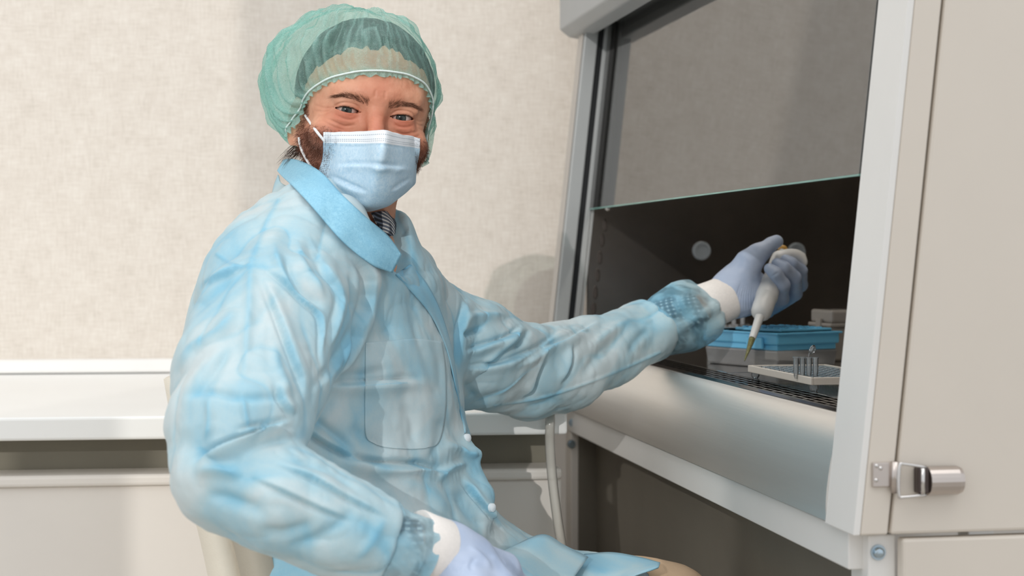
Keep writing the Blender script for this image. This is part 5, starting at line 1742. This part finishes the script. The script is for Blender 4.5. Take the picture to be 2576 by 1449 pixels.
V2 = V2 + mN * (0.0007 * vnoise(V2, 60.0))[:, None]
for i in range(ni * nj):
    d = Vector(V2[i]) - CAMP; L = d.length; d.normalize()
    a = hl(np.array(CAMP))[0]; b = hl(np.array(CAMP + d))[0]
    loc, nrm, k_, dist = hbvh.ray_cast(Vector(a), Vector(b - a))
    if loc is not None and dist < 2.4 and dist - 0.0035 < L:
        V2[i] = np.array(CAMP + d * (dist - 0.0035))
mg = V2[:ni * nj].reshape(ni, nj, 3)
for _ in range(2):
    mg[1:-1, 1:-1] = 0.5 * mg[1:-1, 1:-1] + 0.125 * (mg[:-2, 1:-1] + mg[2:, 1:-1] + mg[1:-1, :-2] + mg[1:-1, 2:])
V2[:ni * nj] = mg.reshape(-1, 3)
V2[ni * nj:] = V2[:ni * nj] - mN[:ni * nj] * 0.0014
mask = pobj('face_mask', V2, Q, M['mask'])
mask['label'] = 'pale blue pleated surgical mask with white top band'
uu = np.tile(np.tile(np.linspace(0, 1, nj), ni), 2); vvv = np.tile(np.repeat(np.linspace(0, 1, ni), nj), 2)
set_attr(mask, 'mu', uu); set_attr(mask, 'mv', vvv)
M['cord'] = plain('cord_white', srgb(240, 240, 240), 0.7, var=0.03)
def cordpath(pts, off=0.003):
    out = []
    for px_, py_ in pts:
        d = (P(px_, py_, 1.0) - CAMP).normalized()
        a = hl(np.array(CAMP))[0]; b = hl(np.array(CAMP + d))[0]
        loc, nrm, i, dist = hbvh.ray_cast(Vector(a), Vector(b - a))
        Y = (np.array(CAMP) + np.array(d) * dist)[1] if loc is not None else None
        out.append([px_, py_, Y])
    ys = [q[2] for q in out if q[2] is not None]
    return [NP(q[0], q[1], (q[2] if q[2] is not None else max(ys)) - off) for q in out]
for pts in (((768, 290), (780, 308), (796, 330), (817, 356)), ((752, 346), (756, 368), (766, 392), (782, 418), (802, 440)),):
    path = catmull(cordpath(pts), 6)
    v, f = tube_geo(path, 0.0016, 8)
    pobj('ear_loop', np.array(v), f, M['cord'], mask)

# ---- gloved hands
def glove_mat():
    m, nt, b, out = nmat('nitrile_glove')
    tc = nt.nodes.new('ShaderNodeTexCoord')
    n1 = N(nt, 'ShaderNodeTexNoise', Scale=35.0, Detail=3.0, Distortion=0.5); nt.links.new(tc.outputs['Object'], n1.inputs['Vector'])
    r = ramp(nt, n1.outputs['Fac'], [(0.35, srgb(168, 184, 210)), (0.65, srgb(184, 197, 219))])
    nt.links.new(r.outputs[0], b.inputs['Base Color'])
    b.inputs['Roughness'].default_value = 0.42
    b.inputs['Specular IOR Level'].default_value = 0.4
    n2 = N(nt, 'ShaderNodeTexNoise', Scale=260.0, Detail=3.0); nt.links.new(tc.outputs['Object'], n2.inputs['Vector'])
    bp = N(nt, 'ShaderNodeBump', Strength=0.08, Distance=0.001); nt.links.new(n2.outputs['Fac'], bp.inputs['Height']); nt.links.new(bp.outputs[0], b.inputs['Normal'])
    return m
M['glove'] = glove_mat()
M['glove2'] = M['glove']
Y0h = 2.335
def fing(f, pts, k=0.006):
    f.chain([(NP(x, y, Y), r) for x, y, Y, r in pts], k, 0.004)
h1 = Field(NP(1800, 830, 2.25) + [-0.01, -0.03, -0.01], NP(2050, 570, 2.45) + [0.02, 0.02, 0.02], 0.0012)
h1.chain([(NP(1818, 752, 2.330), .0290), (NP(1846, 738, 2.335), .0285), (NP(1880, 725, 2.355), .030)], 0.012, 0.02)       # wrist and heel
h1.chain([(NP(1862, 745, 2.345), .027), (NP(1905, 745, 2.375), .026), (NP(1945, 745, 2.405), .021)], 0.018)                  # palm behind the pipette
h1.chain([(NP(1850, 705, 2.330), .020), (NP(1880, 668, 2.325), .0195), (NP(1905, 640, 2.325), .0150)], 0.02)                 # thenar
h1.chain([(NP(1880, 662, 2.325), .0175), (NP(1916, 633, 2.325), .0120), (NP(1940, 615, 2.330), .0108), (NP(1954, 607, 2.332), .0095)], 0.008)   # thumb
fing(h1, [(1930, 780, 2.385, .0120), (1966, 752, 2.343, .0102), (1970, 716, 2.316, .0096), (1950, 688, 2.308, .0092), (1936, 676, 2.310, .0082)], 0.004)   # little finger
fing(h1, [(1945, 770, 2.400, .0125), (2000, 738, 2.365, .0104), (1999, 700, 2.333, .0098), (1972, 674, 2.320, .0096), (1955, 664, 2.322, .0084)], 0.0018)   # ring
fing(h1, [(1955, 750, 2.415, .0125), (2014, 716, 2.387, .0102), (2014, 682, 2.354, .0096), (1990, 664, 2.338, .0096), (1977, 655, 2.338, .0084)], 0.0018)   # middle
fing(h1, [(1960, 725, 2.420, .0125), (2008, 692, 2.405, .0110), (2010, 666, 2.375, .0100), (1998, 664, 2.362, .0083)], 0.0018)                              # index
v, q = h1.mesh(); v = smooth_mesh(v, q, 2, 0.5)
nn = vnormals(v, q)
wr_ = []
for k in range(11):
    x = 1846 + k * 5.2
    wr_.append(([(x + 22 - k, 700 + k * 2), (x + 8 + k, 745), (x + 4 + 2 * k, 788)], 2.2, .0011, 'v'))
wr_ += [([(1935, 700), (1950, 690), (1962, 684)], 3, .0012, 'v'), ([(1972, 735), (1985, 728), (1990, 745)], 3, .001, 'v')]
v, _f = sculpt(v, nn, wr_)
v = v + nn * (0.0005 * vnoise(v, 110.0))[:, None]
g1 = pobj('glove', v, q, M['glove']); g1['label'] = 'blue nitrile glove gripping the pipette'

h2 = Field(np.array([-0.15, 1.46, 0.60]), np.array([0.12, 1.74, 0.78]), 0.0015)
def dd(px, py, Y, r): return (NP(px, py, Y), r)
h2.chain([dd(1085, 1371, 1.585, .0265), dd(1130, 1391, 1.595, .026), dd(1175, 1418, 1.605, .027)], 0.015, 0.02)
h2.chain([dd(1180, 1411, 1.625, .022), dd(1265, 1433, 1.66, .0185)], 0.02)
h2.chain([dd(1175, 1436, 1.60, .024), dd(1250, 1476, 1.59, .020)], 0.02)
h2.chain([dd(1170, 1466, 1.57, .020), dd(1215, 1516, 1.55, .018)], 0.02)
for pts in ([dd(1265, 1433, 1.66, .0125), dd(1330, 1491, 1.68, .0105), dd(1365, 1546, 1.68, .009)],
            [dd(1262, 1458, 1.635, .013), dd(1335, 1526, 1.645, .011), dd(1365, 1586, 1.64, .0092)],
            [dd(1250, 1478, 1.605, .013), dd(1318, 1554, 1.60, .0108), dd(1340, 1611, 1.595, .009)],
            [dd(1232, 1501, 1.575, .012), dd(1285, 1576, 1.565, .0098), dd(1300, 1626, 1.56, .0085)],
            [dd(1150, 1406, 1.64, .015), dd(1215, 1426, 1.685, .0125), dd(1270, 1461, 1.71, .010)]):
    h2.chain(pts, 0.008, 0.004)
v, q = h2.mesh(); v = smooth_mesh(v, q, 3, 0.5)
nn = vnormals(v, q)
wr_ = [([(1118 + 9 * k, 1395 + 2 * k), (1108 + 8 * k, 1425), (1100 + 7 * k, 1450)], 2.5, .0008, 'v') for k in range(8)]
wr_ += [([(1175, 1372), (1215, 1405), (1240, 1440)], 8, .0025, 'r'), ([(1200, 1400), (1185, 1420), (1190, 1440)], 6, .0015, 'v'), ([(1230, 1395), (1262, 1412), (1280, 1435)], 7, .002, 'r')]
v, _f = sculpt(v, nn, wr_)
g2 = pobj('glove', v, q, M['glove']); g2['label'] = 'blue nitrile glove resting on the lap'

# ------------------------------------------------------------------ pipette
pA = NP(1964, 642, 2.372); pB = NP(1873, 908, 2.225)
ax = pB - pA; PL = np.linalg.norm(ax); ax = ax / PL
pip = empty('pipette', tuple(pB))
tag(pip, 'white micropipette with yellow tip held in the gloved hand', 'pipette')
M['pip'] = plain('pipette_white', srgb(228, 228, 226), 0.35, var=0.02)
M['pip_grey'] = plain('pipette_grey', srgb(196, 198, 200), 0.4, var=0.02)
M['gold'] = plain('plunger_gold', srgb(206, 160, 84), 0.35, var=0.08)
M['tip'] = clear_mat('tip_yellow', (0.86, 0.88, 0.62), 0.35, srgb(188, 186, 120), 0.12)
l = lambda p: tuple(np.asarray(p) - pB)
def along(px, py):
    """distance from the top along the axis for a point near pixel (px,py)"""
    a2 = np.array([1964, 642.]); b2 = np.array([1873, 908.])
    u = np.dot(np.array([px, py]) - a2, b2 - a2) / np.dot(b2 - a2, b2 - a2)
    Yv = 1 / ((1 - u) / 2.372 + u / 2.225)
    return float(np.dot(NP(a2[0] + (b2[0] - a2[0]) * u, a2[1] + (b2[1] - a2[1]) * u, Yv) - pA, ax))
t1, t2, t3, t4, t5 = along(1937, 720), along(1928, 750), along(1920, 772), along(1907, 796), along(1893, 852)
lathe('body', [(0.0, .0095), (0.004, .0118), (0.012, .0125), (t1 * .6, .0132), (t1, .0150), (t2 - .002, .0162), (t2, .0158), (t2 + .001, .0150), (t3, .0150), (t3 + .5 * (t4 - t3), .0146), (t3 + .75 * (t4 - t3), .0130), (t3 + .92 * (t4 - t3), .0100), (t4, .0070)], M['pip'], pip, l(pA), l(pB), 40)
side = np.cross(ax, [0, 1, 0]); side /= np.linalg.norm(side)
lathe('shaft', [(t4, .0066), (t4 + .006, .0062), (t5 - .002, .0050), (t5, .0048)], M['pip'], pip, l(pA), l(pB), 28)
lathe('seal_ring', [(t5, .0040), (t5 + .0035, .0040)], M['black'], pip, l(pA), l(pB), 20)
lathe('tip', [(t5 + .0015, .0045), (t5 + .006, .0043), (t5 + (PL - t5) * .45, .0030), (PL - .004, .0010), (PL, .0006)], M['tip'], pip, l(pA), l(pB), 24, cap=False)
lathe('plunger_rod', [(-0.010, .0042), (0.002, .0042)], M['pip_grey'], pip, l(pA), l(pB), 18)
lathe('plunger_button', [(-0.0165, .0038), (-0.0155, .0066), (-0.0125, .0070), (-0.0115, .0062), (-0.010, .005)], M['gold'], pip, l(pA), l(pB), 22)
hk = [PT((1946, 672, 2.350), (1946, 654, 2.346), (1953, 640, 2.352)), PT((1978, 656, 2.356), (1976, 641, 2.352), (1976, 631, 2.358)), PT((2004, 656, 2.362), (2005, 642, 2.358), (2004, 632, 2.364)), PT((2020, 676, 2.368), (2028, 664, 2.362), (2022, 642, 2.370))]
R_ = resample_grid(hk, 6, 6); V, Q = sheet_geo(R_, 0.007)
recalc(mobj('finger_hook', V, Q, M['pip'], pip, True, origin=pB))
lb = []
for i in range(5):
    t = t1 * 0.52 + (t1 * 0.92 - t1 * 0.52) * i / 4
    row = []
    for k in range(5):
        an = (k / 4 - 0.5) * 0.9
        rr_ = 0.0137 + 0.0012 * i / 4
        toc = np.array([0, -1, 0]) - ax * np.dot([0, -1, 0], ax); toc /= np.linalg.norm(toc)
        sd2 = np.cross(ax, toc)
        row.append(pA + ax * t + rr_ * (math.cos(an) * toc + math.sin(an) * sd2))
    lb.append(row)
V, Q = sheet_geo(np.array(lb), 0.0008)
recalc(mobj('label_plate', V, Q, M['pip_grey'], pip, True, origin=pB))

# ------------------------------------------------------------------ chair
M['leather'] = plain('cream_leather', srgb(226, 218, 202), 0.5, var=0.03, nscale=20, bump=0.15, bscale=500)
M['leather_in'] = plain('shaded_leather', srgb(178, 170, 154), 0.5, var=0.04, nscale=20, bump=0.15, bscale=500)  # cushion leather darkened, its shade put into the colour
chair = empty('office_chair', (-0.22, 1.86, 0.0))
tag(chair, 'cream leather office chair behind the seated person', 'chair')
CB = np.array([-0.22, 1.86, 0.0])
def cobj(name, V, Q, mat): return mobj(name, V, Q, mat, chair, True, origin=CB)
fd = np.array([0.985, -0.17, 0.0]); wd = np.array([0.17, 0.985, 0.0])
def back_sheet(name, thick, off, mat, zlo, zhi, half):
    rows = []
    for i in range(7):
        u = i / 6
        z = zlo + (zhi - zlo) * u
        lean = -0.085 * u + 0.012 * math.sin(math.pi * u)
        hwid = half * (1 - 0.12 * abs(2 * u - 1) ** 4)
        row = []
        for k in range(7):
            w = (k / 6 * 2 - 1)
            row.append(CB + fd * (-0.002 + lean + off - 0.03 * (1 - w * w)) + wd * (w * hwid + 0.045) + [0, 0, z])
        rows.append(row)
    R_ = resample_grid(rows, 5, 5)
    V, Q = sheet_geo(R_, thick)
    return recalc(cobj(name, V, Q, mat))
back_sheet('back_shell', 0.034, -0.030, M['leather'], 0.50, 0.872, 0.200)
back_sheet('back_cushion', 0.036, 0.006, M['leather_in'], 0.51, 0.862, 0.197)
seat = Field(CB + [-0.32, -0.32, 0.38], CB + [0.32, 0.32, 0.56], 0.008)
Rm = np.array(Matrix.Rotation(math.atan2(fd[1], fd[0]), 3, 'Z'))
seat.ell(CB + fd * 0.02 + [0, 0, 0.465], (0.26, 0.25, 0.055), 0.01, R=Rm)
v, q = seat.mesh(); cobj('seat', smooth_mesh(v, q, 2, .5), q, M['leather'])
M['chair_metal'] = plain('chair_metal', (0.55, 0.55, 0.56), 0.3, metal=1.0)
o = tube('back_bracket', [CB - CB + fd * -0.02 + [0, 0, 0.42], fd * -0.20 + [0, 0, 0.43], fd * -0.225 + [0, 0, 0.52], fd * -0.235 + [0, 0, 0.60]], 0.016, M['chair_metal'], chair)
lathe('gas_lift', [(0.09, 0.028), (0.26, 0.028), (0.26, 0.018), (0.43, 0.018)], M['chair_metal'], chair, (0, 0, 0), (0, 0, 1), 20)
for k in range(5):
    a = 2 * math.pi * k / 5 + 0.3
    d = np.array([math.cos(a), math.sin(a), 0])
    tube('base_leg', [d * 0.02 + [0, 0, 0.10], d * 0.14 + [0, 0, 0.09], d * 0.27 + [0, 0, 0.068]], [0.022, 0.018, 0.013], M['chair_metal'], chair)
    c = d * 0.27
    s_ = np.array([-d[1], d[0], 0])
    lathe('caster', [(-0.018, 0.02), (-0.016, 0.027), (0.016, 0.027), (0.018, 0.02)], M['black'], chair, tuple(c + [0, 0, 0.0275]), tuple(c + s_ + [0, 0, 0.0275]), 18)
